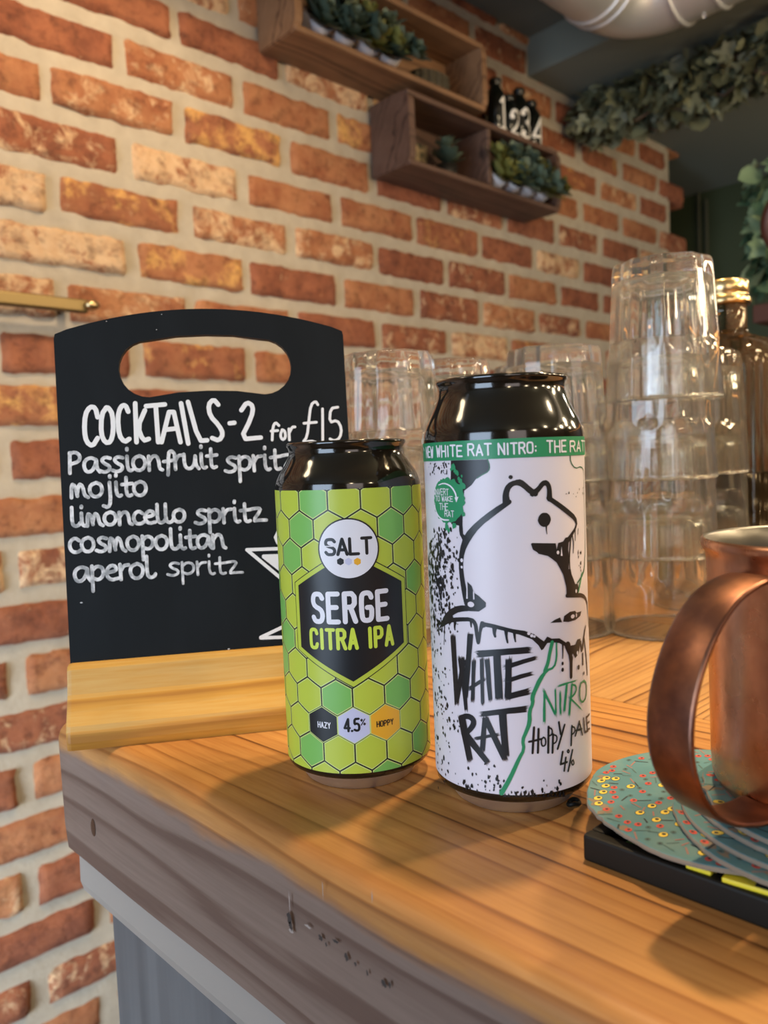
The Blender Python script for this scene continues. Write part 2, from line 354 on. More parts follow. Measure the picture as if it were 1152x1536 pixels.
leafm('succulent_leaf', (0.030, 0.050, 0.036), (0.13, 0.18, 0.125)); leafm('olive_succulent_leaf', (0.09, 0.095, 0.020), (0.25, 0.25, 0.07))
M['stem'] = mat('brown_twig', (0.10, 0.055, 0.03), 0.8)
M['black_glass'] = mat('black_bottle_glass', (0.004, 0.005, 0.004), 0.12); M['paintwhite'] = mat('white_numeral_paint', (0.72, 0.70, 0.66), 0.5)
M['darkwood'] = mat('dark_red_brown_wood', (0.055, 0.018, 0.012), 0.4)
M['hole'] = mat('dark_hole', (0.075, 0.032, 0.013), 0.9)
M['bark'] = mat('ink_scuff', (0.035, 0.028, 0.025), 0.7); M['scuff'] = mat('pale_scuff', (0.34, 0.29, 0.26), 0.7)

# ------------------------------------------------------------------ setting
WY, FL, CE, SO = 1.1348, -1.05, 1.125, 1.038
bm = bmesh.new(); tone = bm.loops.layers.float_color.new('tone')
# mortar bed with a slightly uneven face
nx, nz = 150, 96
X0, X1 = -1.5, 2.30
gv = [[bm.verts.new((X0 + (X1 - X0) * i / nx, WY + 0.0025 * noise.noise(Vector((i * .7, k * .7, 3))), FL + (CE + 0.12 - FL) * k / nz)) for i in range(nx + 1)] for k in range(nz + 1)]
for k in range(nz):
    for i in range(nx):
        f = bm.faces.new((gv[k][i], gv[k][i + 1], gv[k + 1][i + 1], gv[k + 1][i])); f.material_index = 1; f.smooth = True
box(bm, (X0, WY + 0.004, FL), (2.32, WY + 0.11, CE + 0.12), 1)
TONES = {(-2, 0): 'R', (-2, 1): 'R', (-2, 2): 'C', (-2, -1): 'R', (-1, 0): 'R', (-1, 1): 'OC', (-1, 2): 'O', (0, -1): 'O', (0, 0): 'OC', (0, 1): 'Y', (0, 2): 'O', (0, 3): 'R',
         (1, 0): 'RC', (1, 1): 'P', (1, 2): 'O', (1, 3): 'O', (2, -1): 'P', (2, 0): 'Y', (2, 1): 'C', (2, 2): 'OC', (3, 0): 'P', (3, 1): 'YO', (3, 2): 'R', (3, 3): 'O', (4, -1): 'C', (4, 0): 'OC', (4, 1): 'O', (4, 2): 'R',
         (5, 0): 'R', (5, 1): 'RY', (6, -1): 'Y', (6, 0): 'R', (7, 0): 'R', (7, -1): 'OC', (8, -1): 'O', (8, 0): 'O', (9, 0): 'CR', (9, -1): 'C', (10, -1): 'R', (10, 0): 'R', (11, 0): 'O', (12, -1): 'RC', (12, 0): 'RC', (2, 3): 'R', (2, 4): 'RC', (1, 4): 'RY', (1, 5): 'R', (1, 6): 'C', (3, 4): 'RC', (3, 5): 'OC', (-3, 1): 'P', (-3, 0): 'R'}
TV = {'R': (.12, .38, 0), 'O': (.75, .42, .2), 'OC': (.8, .72, .2), 'C': (.6, .95, .1), 'P': (.5, 1.12, 0), 'Y': (.45, .45, .98), 'YO': (.8, .35, .95), 'RC': (.15, .66, 0), 'RY': (.3, .3, .8), 'CR': (.2, .9, .1)}
rb = random.Random(11)
for row in range(-7, 24):
    zt = 0.7264 - 0.075 * row; z0, z1 = zt - 0.0685, zt - 0.0065
    if z1 < FL or z0 > CE + 0.05: continue
    for j in range(-10, 10):
        xa = (0.462 + 0.2075 * j if row % 2 == 0 else 0.366 + 0.2075 * j); xb = xa + 0.2075
        if xb < X0 or xa > 2.25: continue
        xa += 0.0062 + rb.uniform(-.003, .003); xb -= 0.0062 + rb.uniform(-.003, .003)
        if xb > 2.25: xb = 2.405 + rb.uniform(-.015, .02) if row % 2 else 2.30 + rb.uniform(-.04, .02)
        if xb - xa < 0.04: continue
        a0, a1 = z0 + rb.uniform(-.002, .003), z1 + rb.uniform(-.003, .002)
        code = TONES.get((row, j)) or rb.choice(['R', 'R', 'R', 'RC', 'O', 'O', 'RC', 'OC', 'RY'] if row > 8 or j > 4 else ['R', 'R', 'O', 'O', 'OC', 'RC', 'YO', 'C'])
        tv = TV[code]; tv = tuple(max(0, c + rb.uniform(-.06, .06)) for c in tv)
        NX, NZ = (22, 8) if -8 < row < 16 and j < 6 else (12, 5)
        seed = Vector((rb.uniform(0, 99), rb.uniform(0, 99), rb.uniform(0, 99))); tilt = rb.uniform(-.002, .002); prot = rb.uniform(0.004, 0.0085)
        G = []
        for k in range(NZ + 1):
            L = []
            for i in range(NX + 1):
                u, vv = i / NX, k / NZ
                x = xa + (xb - xa) * u; z = a0 + (a1 - a0) * vv
                e = min(u * (xb - xa), (1 - u) * (xb - xa), vv * (a1 - a0), (1 - vv) * (a1 - a0)) / 0.010
                e = min(1, e); e = math.sqrt(max(0, 1 - (1 - e) ** 2))
                p = Vector((x, 0, z)) + seed
                d = prot * e + 0.0030 * noise.noise(p * 34) + 0.0018 * noise.noise(p * 100) + tilt * (u - .5)
                if e < 0.99:
                    x += 0.0040 * noise.noise(p * 55); z += 0.0038 * noise.noise(p * 55 + Vector((7, 7, 7)))
                y = WY - d if e > 0 else WY + 0.006
                L.append(bm.verts.new((x, y, z)))
            G.append(L)
        fs = []
        for k in range(NZ):
            for i in range(NX): fs.append(bm.faces.new((G[k][i], G[k][i + 1], G[k + 1][i + 1], G[k + 1][i])))
        if xb > 2.25:   # the toothed wall end shows the short face of the brick
            E = [bm.verts.new((q[NX].co.x, WY + 0.10, q[NX].co.z)) for q in G]
            for k in range(NZ): fs.append(bm.faces.new((G[k][NX], E[k], E[k + 1], G[k + 1][NX])))
            for (r_, e_) in ((0, 0), (NZ, NZ)):
                q = [bm.verts.new((xa, WY + 0.10, G[r_][0].co.z))]
                for i in range(NX): pass
                ring = [G[r_][i] for i in range(NX + 1)] + [E[e_], q[0]]
                fs.append(bm.faces.new(ring if r_ else list(reversed(ring))))
        for f in fs:
            f.smooth = True
            for lp in f.loops: lp[tone] = (*tv, 1)
struct('wall_left', bm, [M['brick'], M['mortar']])
def slab(name, a, b, m):
    b_ = bmesh.new(); box(b_, a, b); return struct(name, b_, m)
slab('floor', (-2.2, -2.4, FL - 0.05), (2.9, 2.2, FL), M['floor'])
bm = bmesh.new(); box(bm, (-2.2, -2.4, CE), (1.61, WY + 0.12, CE + 0.06)); box(bm, (1.61, -2.4, SO), (2.9, 2.2, CE + 0.06)); struct('ceiling', bm, M['ceil'])
bm = bmesh.new(); box(bm, (2.80, -2.4, FL), (2.9, 2.2, CE))
struct('wall_back', bm, M['wallpaint'])
M['strip'] = mat('pale_edge_paint', (0.055, 0.055, 0.032), 0.6)
for i, yy in enumerate((1.262, 1.235)):
    bm = bmesh.new(); box(bm, (2.788, yy - .004, FL), (2.80, yy + .004, SO - (0.03 if i else 0.0)), bevel=0.002); struct('trim_%d' % (i + 1), bm, M['strip'])
slab('wall_right', (-2.2, -2.5, FL), (2.9, -2.4, CE), M['roompaint'])
# front wall with a window opening
bm = bmesh.new()
box(bm, (-2.2, -2.4, FL), (-2.1, -1.0, CE)); box(bm, (-2.2, 0.9, FL), (-2.1, WY, CE)); box(bm, (-2.2, -1.0, FL), (-2.1, 0.9, -0.5)); box(bm, (-2.2, -1.0, 1.0), (-2.1, 0.9, CE))
struct('wall_front', bm, M['roompaint'])
bm = bmesh.new()
for yy in (-1.0, -0.05, 0.86): box(bm, (-2.18, yy, -0.5), (-2.13, yy + 0.04, 1.0))
for zz in (-0.5, 0.96): box(bm, (-2.18, -1.0, zz), (-2.13, 0.9, zz + 0.04))
wf = struct('window_1', bm, M['trim'])

# ------------------------------------------------------------------ bar counter
BE, BX, BT = 0.462, 0.168, 0.0775
bar = thing('bar_counter', 'thick varnished wooden bar top with a daylit grey front edge on a blue-grey panelled base', 'bar counter', (0, 0, FL))
def lift(bm_): bmesh.ops.translate(bm_, verts=bm_.verts, vec=(0, 0, -FL)); return bm_
# front beam: cross-section swept along y, face coloured grey as if by window light, rounded top arris
bm = bmesh.new(); prof = [(0.3995, -BT), (BX + 0.004, -BT), (BX + 0.001, -BT + 0.003)]
prof += [(BX, -0.06), (BX, -0.014)]
for k in range(9):
    a = PI - (PI / 2) * k / 8; prof.append((BX + 0.0095 + 0.0095 * math.cos(a), -0.0095 + 0.0095 * math.sin(a)))
prof += [(0.22, 0), (0.30, 0), (0.3995, 0)]
ys = [BE, BE - 0.0015, BE - 0.004] + [BE - 0.02 - 0.012 * k for k in range(100)]
secs = []
for i, y in enumerate(ys):
    ins = [0.004, 0.0012, 0][i] if i < 3 else 0
    s = []
    for (x, z) in prof:
        dx = 0.0012 * noise.noise(Vector((y * 9, z * 20, 1))) if x < 0.19 else 0
        cx_, cz_ = 0.28, -BT / 2
        s.append((x + dx + (ins if x < 0.2 else 0), y, z - (ins * (1 if z > -0.01 else -1 if z < -.07 else 0))))
    secs.append(s)
R_ = [[bm.verts.new(p) for p in s] for s in secs]; n = len(prof)
for a, b in zip(R_, R_[1:]):
    for k in range(n):
        f = bm.faces.new((a[k], b[k], b[(k + 1) % n], a[(k + 1) % n])); f.smooth = 2 < k < 14
bm.faces.new(R_[0])
bmesh.ops.recalc_face_normals(bm, faces=bm.faces)
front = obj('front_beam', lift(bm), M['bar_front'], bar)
bm = bmesh.new(); box(bm, (0.4005, -0.75, -0.045), (0.60, BE - 0.01, 0), bevel=0.0012); obj('middle_board', lift(bm), M['bar_x'], bar)
bm = bmesh.new(); box(bm, (0.601, -0.75, -0.045), (1.02, BE - 0.01, 0), bevel=0.0012); obj('back_board', lift(bm), M['bar'], bar)
# screw hole and scuffs on the front face
bm = bmesh.new(); lathe(bm, [(0.0, 0.0005), (0.0026, 0.0005), (0.0033, 0.0)], 16)
bmesh.ops.rotate(bm, verts=bm.verts, cent=(0, 0, 0), matrix=Matrix.Rotation(-PI / 2, 3, 'Y')); hp = on_plane(141, 1241, (BX, 0, 0), Vector((1, 0, 0)))
bmesh.ops.scale(bm, verts=bm.verts, vec=(1, .8, 1.5)); bmesh.ops.translate(bm, verts=bm.verts, vec=(BX - 0.0004, hp.y, hp.z)); obj('screw_hole', lift(bm), M['hole'], front)
def fr_pt(x, y): p = on_plane(x, y, (BX, 0, 0), Vector((1, 0, 0))); return (-p.y, p.z)
def zz(X, Y, x0, y0, s): return (x0 + X * s, y0 + Y * s)
rq = random.Random(9)
for (X, Y, rx, ry, mi) in [(82, 490, 12, 18, 0), (86, 515, 9, 14, 0), (82, 440, 2.5, 26, 1), (88, 532, 10, 7, 1), (140, 517, 16, 4, 1), (180, 552, 9, 10, 0), (198, 574, 4, 6, 0), (228, 564, 14, 5, 0), (262, 614, 7, 11, 0), (290, 634, 5, 6, 0), (327, 662, 4, 8, 0), (378, 694, 9, 10, 0), (398, 700, 4, 9, 0), (187, 400, 1.5, 28, 1), (342, 420, 1.5, 18, 1)]:
    D = Drawing(); c = fr_pt(*zz(X, Y, 400, 1140, 550 / 1152)); k = 0.00016; n = 15
    D.poly([(c[0] + rx * k * rq.uniform(.45, 1.1) * math.cos(2 * PI * q / n), c[1] + ry * k * rq.uniform(.45, 1.1) * math.sin(2 * PI * q / n)) for q in range(n)], mi)
    D.finish(lambda u, v, l: Vector((BX - 0.0016, -u, v - FL)), 'scuff_mark', [M['bark'], M['scuff']], front, 0)
# painted moulding and panelled base
bm = bmesh.new(); pr = [(0.177, -BT - 0.001), (0.1765, -0.0995), (0.1785, -0.106), (0.184, -0.111), (0.192, -0.114), (0.215, -0.114), (0.215, -BT - 0.001)]
sweep(bm, [[(x, y, z) for x, z in pr] for y in (BE, -0.75)]); bmesh.ops.recalc_face_normals(bm, faces=bm.faces); obj('moulding', lift(bm), M['trim'], bar)
bm = bmesh.new(); box(bm, (0.192, -0.75, FL + 0.001), (0.98, BE - 0.004, -0.112), bevel=0.002); box(bm, (0.215, -0.75, -0.113), (0.98, BE - 0.006, -0.0455)); obj('base_panel', lift(bm), M['panel'], bar)

# ------------------------------------------------------------------ beer cans
def make_can(label, loc, H, zl0, zl1, rim_r=0.027):
    R = 0.0331
    t = thing('beer_can', label, 'can', loc, math.atan2(-loc[1], -loc[0]))
    bm = bmesh.new(); zs = H - 0.0035
    prof = [(0.0, 0.006), (0.012, 0.0055), (0.020, 0.002), (0.0222, 0.0002), (0.0238, 0.0), (0.0252, 0.0010), (0.0265, 0.0030), (0.0288, 0.0058), (0.0312, 0.0074), (0.0322, 0.0080), (0.03285, 0.0088), (R - 0.00004, zl0 - 0.0002), (R - 0.00004, zl1 + 0.0006)]
    n0 = len(prof); mis = [0] * 8 + [1] * 40
    sh = zs - 0.0016 - (zl1 + 0.0006)
    for k in range(1, 13):
        a = k / 12; s_ = a * a * (3 - 2 * a)
        prof.append((R + (0.0262 - R) * (0.25 * a ** 2 + 0.75 * s_), zl1 + 0.0006 + sh * a))
    prof += [(0.0262, zs), (0.0266, zs + 0.0012), (0.0271, zs + 0.0018), (0.0273, zs + 0.0026), (0.0270, zs + 0.0033), (0.0264, zs + 0.0035), (0.0257, zs + 0.0030), (0.0252, zs + 0.0010), (0.0246, zs - 0.004), (0.0238, zs - 0.0046), (0.0228, zs - 0.0030), (0.0, zs - 0.0028)]
    lathe(bm, prof, 128, mis=mis)
    body = obj('can_body', bm, [M['alu'], M['lacquer']], t)
    bm = bmesh.new(); box(bm, (-0.002, -0.0075, zs - 0.0026), (0.021, 0.0075, zs - 0.0016), bevel=0.0004); obj('pull_tab', bm, M['alu'], body)
    return t, (lambda u, v, l: Vector(((R + 0.00005 + 0.00007 * l) * math.cos(u / R), (R + 0.00005 + 0.00007 * l) * math.sin(u / R), v)))
# stroke capitals in a unit box
G = {'S': [[(1, .84), (.82, .98), (.5, 1), (.18, .98), (.02, .85), (.02, .68), (.2, .55), (.78, .45), (.98, .32), (.98, .15), (.82, .02), (.5, 0), (.18, .02), (0, .16)]],
     'E': [[(.95, 1), (0, 1), (0, 0), (.95, 0)], [(0, .52), (.8, .52)]], 'R': [[(0, 0), (0, 1), (.7, 1), (.95, .88), (.95, .64), (.7, .52), (0, .52)], [(.55, .52), (1, 0)]],
     'G': [[(.98, .82), (.85, .97), (.5, 1), (.15, .97), (0, .82), (0, .18), (.15, .03), (.5, 0), (.85, .03), (.98, .18), (.98, .47), (.55, .47)]],
     'C': [[(.98, .78), (.85, .97), (.5, 1), (.15, .97), (0, .82), (0, .18), (.15, .03), (.5, 0), (.85, .03), (.98, .22)]],
     'I': [[(.5, 0), (.5, 1)]], 'T': [[(0, 1), (1, 1)], [(.5, 1), (.5, 0)]], 'A': [[(0, 0), (.5, 1), (1, 0)], [(.2, .3), (.8, .3)]],
     'P': [[(0, 0), (0, 1), (.7, 1), (.95, .88), (.95, .6), (.7, .47), (0, .47)]], 'H': [[(0, 0), (0, 1)], [(1, 0), (1, 1)], [(0, .5), (1, .5)]],
     'Z': [[(0, 1), (1, 1), (0, 0), (1, 0)]], 'Y': [[(0, 1), (.5, .48), (1, 1)], [(.5, .48), (.5, 0)]], 'O': [[(.5, 1), (.15, .97), (0, .82), (0, .18), (.15, .03), (.5, 0), (.85, .03), (1, .18), (1, .82), (.85, .97), (.5, 1)]],
     'L': [[(0, 1), (0, 0), (.9, 0)]], 'N': [[(0, 0), (0, 1), (1, 0), (1, 1)]], 'W': [[(0, 1), (.25, 0), (.5, .75), (.75, 0), (1, 1)]], 'K': [[(0, 0), (0, 1)], [(.95, 1), (0, .42), (1, 0)]], 'V': [[(0, 1), (.5, 0), (1, 1)]],
     '4': [[(.75, 0), (.75, 1), (0, .25), (1, .25)]], '5': [[(.9, 1), (.1, 1), (.05, .55), (.5, .62), (.9, .52), (.98, .3), (.9, .08), (.5, 0), (.05, .1)]], '.': [[(.45, .01), (.55, .01)]],
     '%': [[(.9, 1), (.1, 0)], [(.2, 1), (.02, .85), (.2, .65), (.38, .85), (.2, 1)], [(.8, .35), (.62, .17), (.8, 0), (.98, .17), (.8, .35)]], ':': [[(.5, .22), (.5, .26)], [(.5, .62), (.5, .66)]],
     '2': [[(.02, .78), (.2, .97), (.55, 1), (.9, .88), (.92, .65), (.6, .38), (0, 0), (1, 0)]], '1': [[(.2, .8), (.55, 1), (.55, 0)]], '3': [[(.05, .9), (.5, 1), (.9, .85), (.85, .6), (.4, .53), (.9, .42), (.95, .15), (.5, 0), (.03, .1)]], '/': [[(0, 0), (1, 1)]], '-': [[(0, .45), (1, .45)]], 'q': [[(.2, 1.02), (.3, .8)]]}
NARROW = {'I': .30, '.': .22, ':': .25, '1': .5, 'q': .3}
def caps(Dr, text, u0, u1, v0, v1, wid, mi, layer, gap=0.28, jit=0.0, slant=0.0, vslope=0.0, rng=random.Random(3)):
    ws = [(0.55 if ch == ' ' else NARROW.get(ch, 1.0)) for ch in text]; tot = sum(ws) + gap * (len(text) - 1); k = (u1 - u0) / tot; x = u0
    for ch, wv in zip(text, ws):
        if ch != ' ':
            jv = [rng.uniform(-jit, jit) for _ in range(4)]
            for st in G[ch]:
                pts = []
                for (a, b) in st:
                    uu = x + a * wv * k if wv == 1 or ch == '1' else x + wv * k / 2 + (a - .5) * k * .5
                    b2 = b * (1 + jv[0]) + jv[1] * .5 + rng.uniform(-jit, jit) * .3
                    pts.append((uu + slant * (b - .5) * (v1 - v0) + jv[2] * k * .3 * (b - .5), v0 + b2 * (v1 - v0) + vslope * (uu - u0)))
                if ch in 'SCGO2537' : pts = chaikin(pts, 1)
                Dr.stroke(pts, wid, mi, layer)
        x += (wv + gap) * k

# left can: lime hexagon label
LC = (0.2377, 0.2733)
can1, wrap1 = make_can('shorter lime green beer can with honeycomb label in front of the chalkboard sign', (LC[0], LC[1], 0), 0.1529, 0.0106, 0.1322)
def c1(x, y): return on_cyl(x, y, LC[0], LC[1], 0.0331)
D = Drawing(); CIR = 2 * PI * 0.0331; HW = CIR / 15; HS = HW / math.sqrt(3); B0, B1 = 0.0106, 0.1322
LM = [M[k] for k in ('black', 'lime', 'green', 'rim', 'white', 'orange', 'lilac', 'lime_text')]
D.poly([(-CIR / 2, B0), (CIR / 2, B0), (CIR / 2, B1), (-CIR / 2, B1)], 0, 0)
h0 = c1(531, 1088)
def hexpts(cu, cv, k): return [(cu + HS * k * math.sin(PI / 3 * i), cv + HS * k * math.cos(PI / 3 * i)) for i in range(6)]
def clip(pts, lo, hi):
    for sgn, lim in ((1, lo), (-1, -hi)):
        out = []
        for a, b in zip(pts, pts[1:] + pts[:1]):
            ia, ib = sgn * a[1] >= lim, sgn * b[1] >= lim
            if ia: out.append(a)
            if ia != ib:
                tt = (lim / sgn - a[1]) / (b[1] - a[1]); out.append((a[0] + (b[0] - a[0]) * tt, lim / sgn))
        pts = out
        if not pts: break
    return pts
GREENS = {(-1, -2): 1, (-1, 2): 1, (-2, 1): 1, (1, -1): 1, (1, 1): 1, (3, -3): 1, (5, 2): 1, (6, -2): 1, (8, -1): 1, (8, 2): 1, (7, -2): 1, (7, 1): 1, (9, -1): 1, (9, -3): 1, (4, -3): 1, (2, -3): 1, (10, 0): 1}
rg = random.Random(5)
for r_ in range(-3, 12):
    for c_ in range(-8, 8):
        cu = h0[0] + (c_ + (0.5 if r_ % 2 else 0)) * HW; cv = h0[1] + r_ * HS * 1.5
        if not (-CIR / 2 < cu < CIR / 2): continue
        g = GREENS.get((r_, c_), 1 if abs(c_) > 3 and rg.random() < .3 else 0)
        for k, mi, ly in ((0.955, 3, 1), (0.90, 2 if g else 1, 2)):
            p = clip(hexpts(cu, cv, k), B0, B1)
            if len(p) > 2: D.poly(p, mi, ly)
for dc, mi in ((-1, 0), (0, 6), (1, 5)):
    D.poly(hexpts(h0[0] + dc * HW, h0[1], 1.0), 3, 3); D.poly(hexpts(h0[0] + dc * HW, h0[1], 0.955), mi, 4)
# emblem
ctr = c1(523, 823); eT = ctr[1]; sL = c1(451, 925)[0]; sR = c1(603, 920)[0]; em = (sL + sR) / 2; hw = (sR - sL) / 2
vt, vb = c1(451, 878)[1], c1(455, 970)[1]; bt = c1(530, 1022)[1]; tp = vt + (vb - bt)
for gr, mi, ly in ((0.0024, 0, 3), (0.0020, 1, 4), (0.0, 0, 5)):
    D.poly([(em - hw - gr, vb - gr * .5), (em, bt - gr * 1.15), (em + hw + gr, vb - gr * .5), (em + hw + gr, vt + gr * .5), (em, tp + gr * 1.15), (em - hw - gr, vt + gr * .5)], mi, ly)
cr = (c1(566, 823)[0] - c1(480, 823)[0]) / 2; cc = ((c1(566, 823)[0] + c1(480, 823)[0]) / 2, eT)
D.disc(cc, cr * 1.05, cr * 1.05, 0, 6, 48); D.disc(cc, cr, cr, 4, 7, 48)
a, b = c1(489, 815), c1(556, 815); caps(D, 'SALT', a[0], b[0], c1(523, 831)[1], c1(523, 808)[1], 0.00135, 0, 8, 0.32)
# cut-line through the S
D.stroke([(a[0] - 0.0006, c1(500, 819)[1]), (a[0] + 0.0034, c1(500, 819)[1])], 0.0004, 4, 9)
for X, mi in ((511, 0), (523, 6), (536, 5)):
    p = c1(X, 842); D.poly([(p[0] + 0.0016 * math.sin(PI / 3 * i), p[1] + 0.0016 * math.cos(PI / 3 * i)) for i in range(6)], mi, 8)
caps(D, 'SERGE', c1(472, 930)[0], c1(581, 930)[0], c1(527, 932)[1], c1(527, 890)[1], 0.0021, 4, 7, 0.62)
caps(D, 'CITRA IPA', c1(468, 960)[0], c1(588, 960)[0], c1(527, 972)[1], c1(527, 944)[1], 0.00155, 7, 7, 0.58)
caps(D, 'HAZY', c1(478, 1086)[0], c1(496, 1086)[0], c1(487, 1091)[1], c1(487, 1083)[1], 0.00042, 4, 6, 0.5)
caps(D, '4.5', c1(517, 1086)[0], c1(539, 1086)[0], c1(528, 1096)[1], c1(528, 1078)[1], 0.0010, 0, 6, 0.35)
caps(D, '%', c1(541, 1083)[0], c1(548, 1083)[0], c1(545, 1087)[1], c1(545, 1078)[1], 0.0004, 0, 6)
caps(D, 'HOPPY', c1(565, 1083)[0], c1(589, 1083)[0], c1(577, 1088)[1], c1(577, 1080)[1], 0.00042, 0, 6, 0.5)
D.finish(wrap1, 'paper_label', LM, can1)

# right can: white label with the ink drawing
RC = (0.2657, 0.2055)
can2, wrap2 = make_can('taller white beer can with ink drawing and green band beside the lime can', (RC[0], RC[1], 0), 0.1751, 0.0112, 0.1497)
def c2(x, y): return on_cyl(x, y, RC[0], RC[1], 0.0331)
D = Drawing(); B0, B1 = 0.0112, 0.1497
RM = [M[k] for k in ('rat_white', 'black', 'rat_green', 'white', 'dark_green')]
D.poly([(-CIR / 2, B0), (CIR / 2, B0), (CIR / 2, B1), (-CIR / 2, B1)], 0, 0)
gb = c2(753, 687.6)[1]
SC = 0.2257
def A5(X, Y): return c2(640 + SC * X, 680 + SC * Y)
def A4(X, Y): return c2(640 + SC * X, 890 + SC * Y)
KM = 0.2257 * 0.000320   # metres on the can per drawing unit
def ink(fn, pts, wid=20, mi=1, layer=2, smooth=1, jag=False):
    P = [(p[0], p[1], (p[2] if len(p) > 2 else wid)) for p in pts]
    if smooth: P = chaikin(P, smooth)
    D.stroke([(*fn(p[0], p[1]), p[2] * KM) for p in P], 0, mi, layer)
def fill(fn, pts, mi=1, layer=2, sm=0):
    D.poly([fn(*p) for p in (chaikin(pts + pts[:1], sm)[:-1] if sm else pts)], mi, layer)
def brush(fn, a, b, wa, wb, mi=1, layer=3, seed=0):
    # a dry-brush bar with ragged ends
    r = random.Random(seed + int(a[0] * 3 + a[1])); A = Vector(a); B = Vector(b); d = (B - A); L = d.length; d.normalize(); n = Vector((-d.y, d.x)); pts = []
    k = 5
    for i in range(k * 2 + 1):
        s = -0.5 + i / (k * 2); pts.append(A + n * s * wa * 1.3 - d * (r.uniform(6, 30) if i % 2 == 0 else r.uniform(-10, 2)))
    for q in (0.3, 0.6):
        pts.append(A + d * L * q + n * (0.64 * (wa + (wb - wa) * q) + r.uniform(-2, 2)))
    for i in range(k * 2 + 1):
        s = 0.5 - i / (k * 2); pts.append(B + n * s * wb * 1.3 + d * (r.uniform(6, 30) if i % 2 == 0 else r.uniform(-10, 2)))
    for q in (0.6, 0.3):
        pts.append(A + d * L * q - n * (0.64 * (wa + (wb - wa) * q) + r.uniform(-2, 2)))
    D.poly([fn(p.x, p.y) for p in pts], mi, layer)
# black corner patch, splatter, badge
fill(A5, [(162, 48), (405, 40), (421, 80), (412, 118), (370, 140), (335, 162), (300, 210), (252, 248), (243, 330), (238, 545), (222, 545), (218, 480), (165, 470), (160, 300)], 1, 1)
ink(A5, [(405, 40, 6), (421, 85), (412, 120), (370, 142), (335, 165)], 6, 4, 2)
rs = random.Random(21)
def specks(fn, x0, x1, y0, y1, nn, smin, smax, mi=1, dens=None):
    for _ in range(nn):
        x, y = rs.uniform(x0, x1), rs.uniform(y0, y1)
        if dens and rs.random() > dens(x, y): continue
        s = rs.uniform(smin, smax) ** 1.0; c = fn(x, y); k = rs.randint(5, 8)
        D.poly([(c[0] + s * KM * rs.uniform(.4, 1) * math.cos(2 * PI * i / k), c[1] + s * KM * rs.uniform(.5, 1.6) * math.sin(2 * PI * i / k)) for i in range(k)], mi, 2)
specks(A5, 22, 215, 500, 1190, 620, 3, 14, dens=lambda x, y: max(0.08, 1 - abs(x - 90) / 130) * (1.0 if y < 800 else .7))
specks(A5, 15, 110, 600, 960, 150, 6, 20, dens=lambda x, y: .8)
specks(A5, 10, 150, 60, 140, 40, 3, 8)
specks(A4, 30, 160, 20, 1180, 420, 3, 13, dens=lambda x, y: max(.1, 1 - x / 170))
specks(A4, 60, 220, 650, 930, 70, 5, 14, dens=lambda x, y: max(0, 1 - abs(x - 60 - (y - 640) * .5) / 60))
specks(A4, 70, 480, 1130, 1320, 85, 4, 13, dens=lambda x, y: (y - 1100) / 230)
specks(A4, 480, 900, 1240, 1335, 45, 4, 14, dens=lambda x, y: (y - 1220) / 110)
for i in range(16):
    x = 520 + i * 26; fill(A4, [(x - 12, 1352), (x + rs.uniform(-6, 6), 1352 - rs.uniform(8, 42)), (x + 12, 1352)], 1, 2)
bp = []
bc = A5(138, 312); br = (A5(240, 312)[0] - bc[0]) * 1.12
for i in range(64):
    a = 2 * PI * i / 64; rr = br * (1 + (rs.uniform(-.10, .08) if i % 2 else 0)); bp.append((bc[0] + rr * math.cos(a), bc[1] + rr * 1.04 * math.sin(a)))
D.poly(bp, 2, 3)
for (x, y, s) in ((180, 90, 14), (165, 105, 8), (205, 130, 13), (190, 115, 9), (228, 185, 12), (240, 215, 16), (215, 165, 9), (235, 150, 6), (245, 400, 12), (135, 490, 14), (150, 510, 10), (185, 480, 14)): D.disc(A5(x, y), s * KM, s * KM * 1.2, 2, 3, 9, .35)
def cap5(text, x0, x1, y0, y1, wid, jit=.05, fn=A5, mi=3, ly=5):
    ym = (y0 + y1) / 2; caps(D, text, fn(x0, ym)[0], fn(x1, ym)[0], fn((x0 + x1) / 2, y1)[1], fn((x0 + x1) / 2, y0)[1], wid * KM, mi, ly, .3, jit)
cap5('INVERT', 62, 150, 236, 276, 4.2); cap5('TO WAKE', 66, 178, 284, 318, 4.2); cap5('THE', 92, 148, 332, 375, 4.2); cap5('RAT', 126, 186, 382, 420, 4.2)
ink(A5, [(85, 210, 5), (120, 196, 7), (165, 215, 9), (195, 260, 10), (203, 300, 8)], 8, 3, 5, 2); fill(A5, [(190, 292), (216, 288), (202, 326)], 3, 5)
ink(A5, [(152, 442, 7), (110, 442, 9), (78, 410, 9), (62, 360, 7), (62, 330, 4)], 8, 3, 5, 2)
# green band and its lettering
D.poly([(-CIR / 2, gb), (CIR / 2, gb), (CIR / 2, B1), (-CIR / 2, B1)], 2, 4)
def band(text, x0, x1): caps(D, text, c2(x0, 675)[0], c2(x1, 675)[0], gb + 0.0016, B1 - 0.0017, 0.00068, 3, 6, .42, .05)
band('NEW', 641, 651); band('WHITE', 656.5, 694); band('RAT', 703, 737); band('NITRO:', 748, 804); band('THE', 820, 848); band('RATT', 854, 876); D.stroke([(c2(637, 675)[0], B1 - .0016), (c2(638.2, 675)[0], B1 - .003)], .0006, 3, 6)
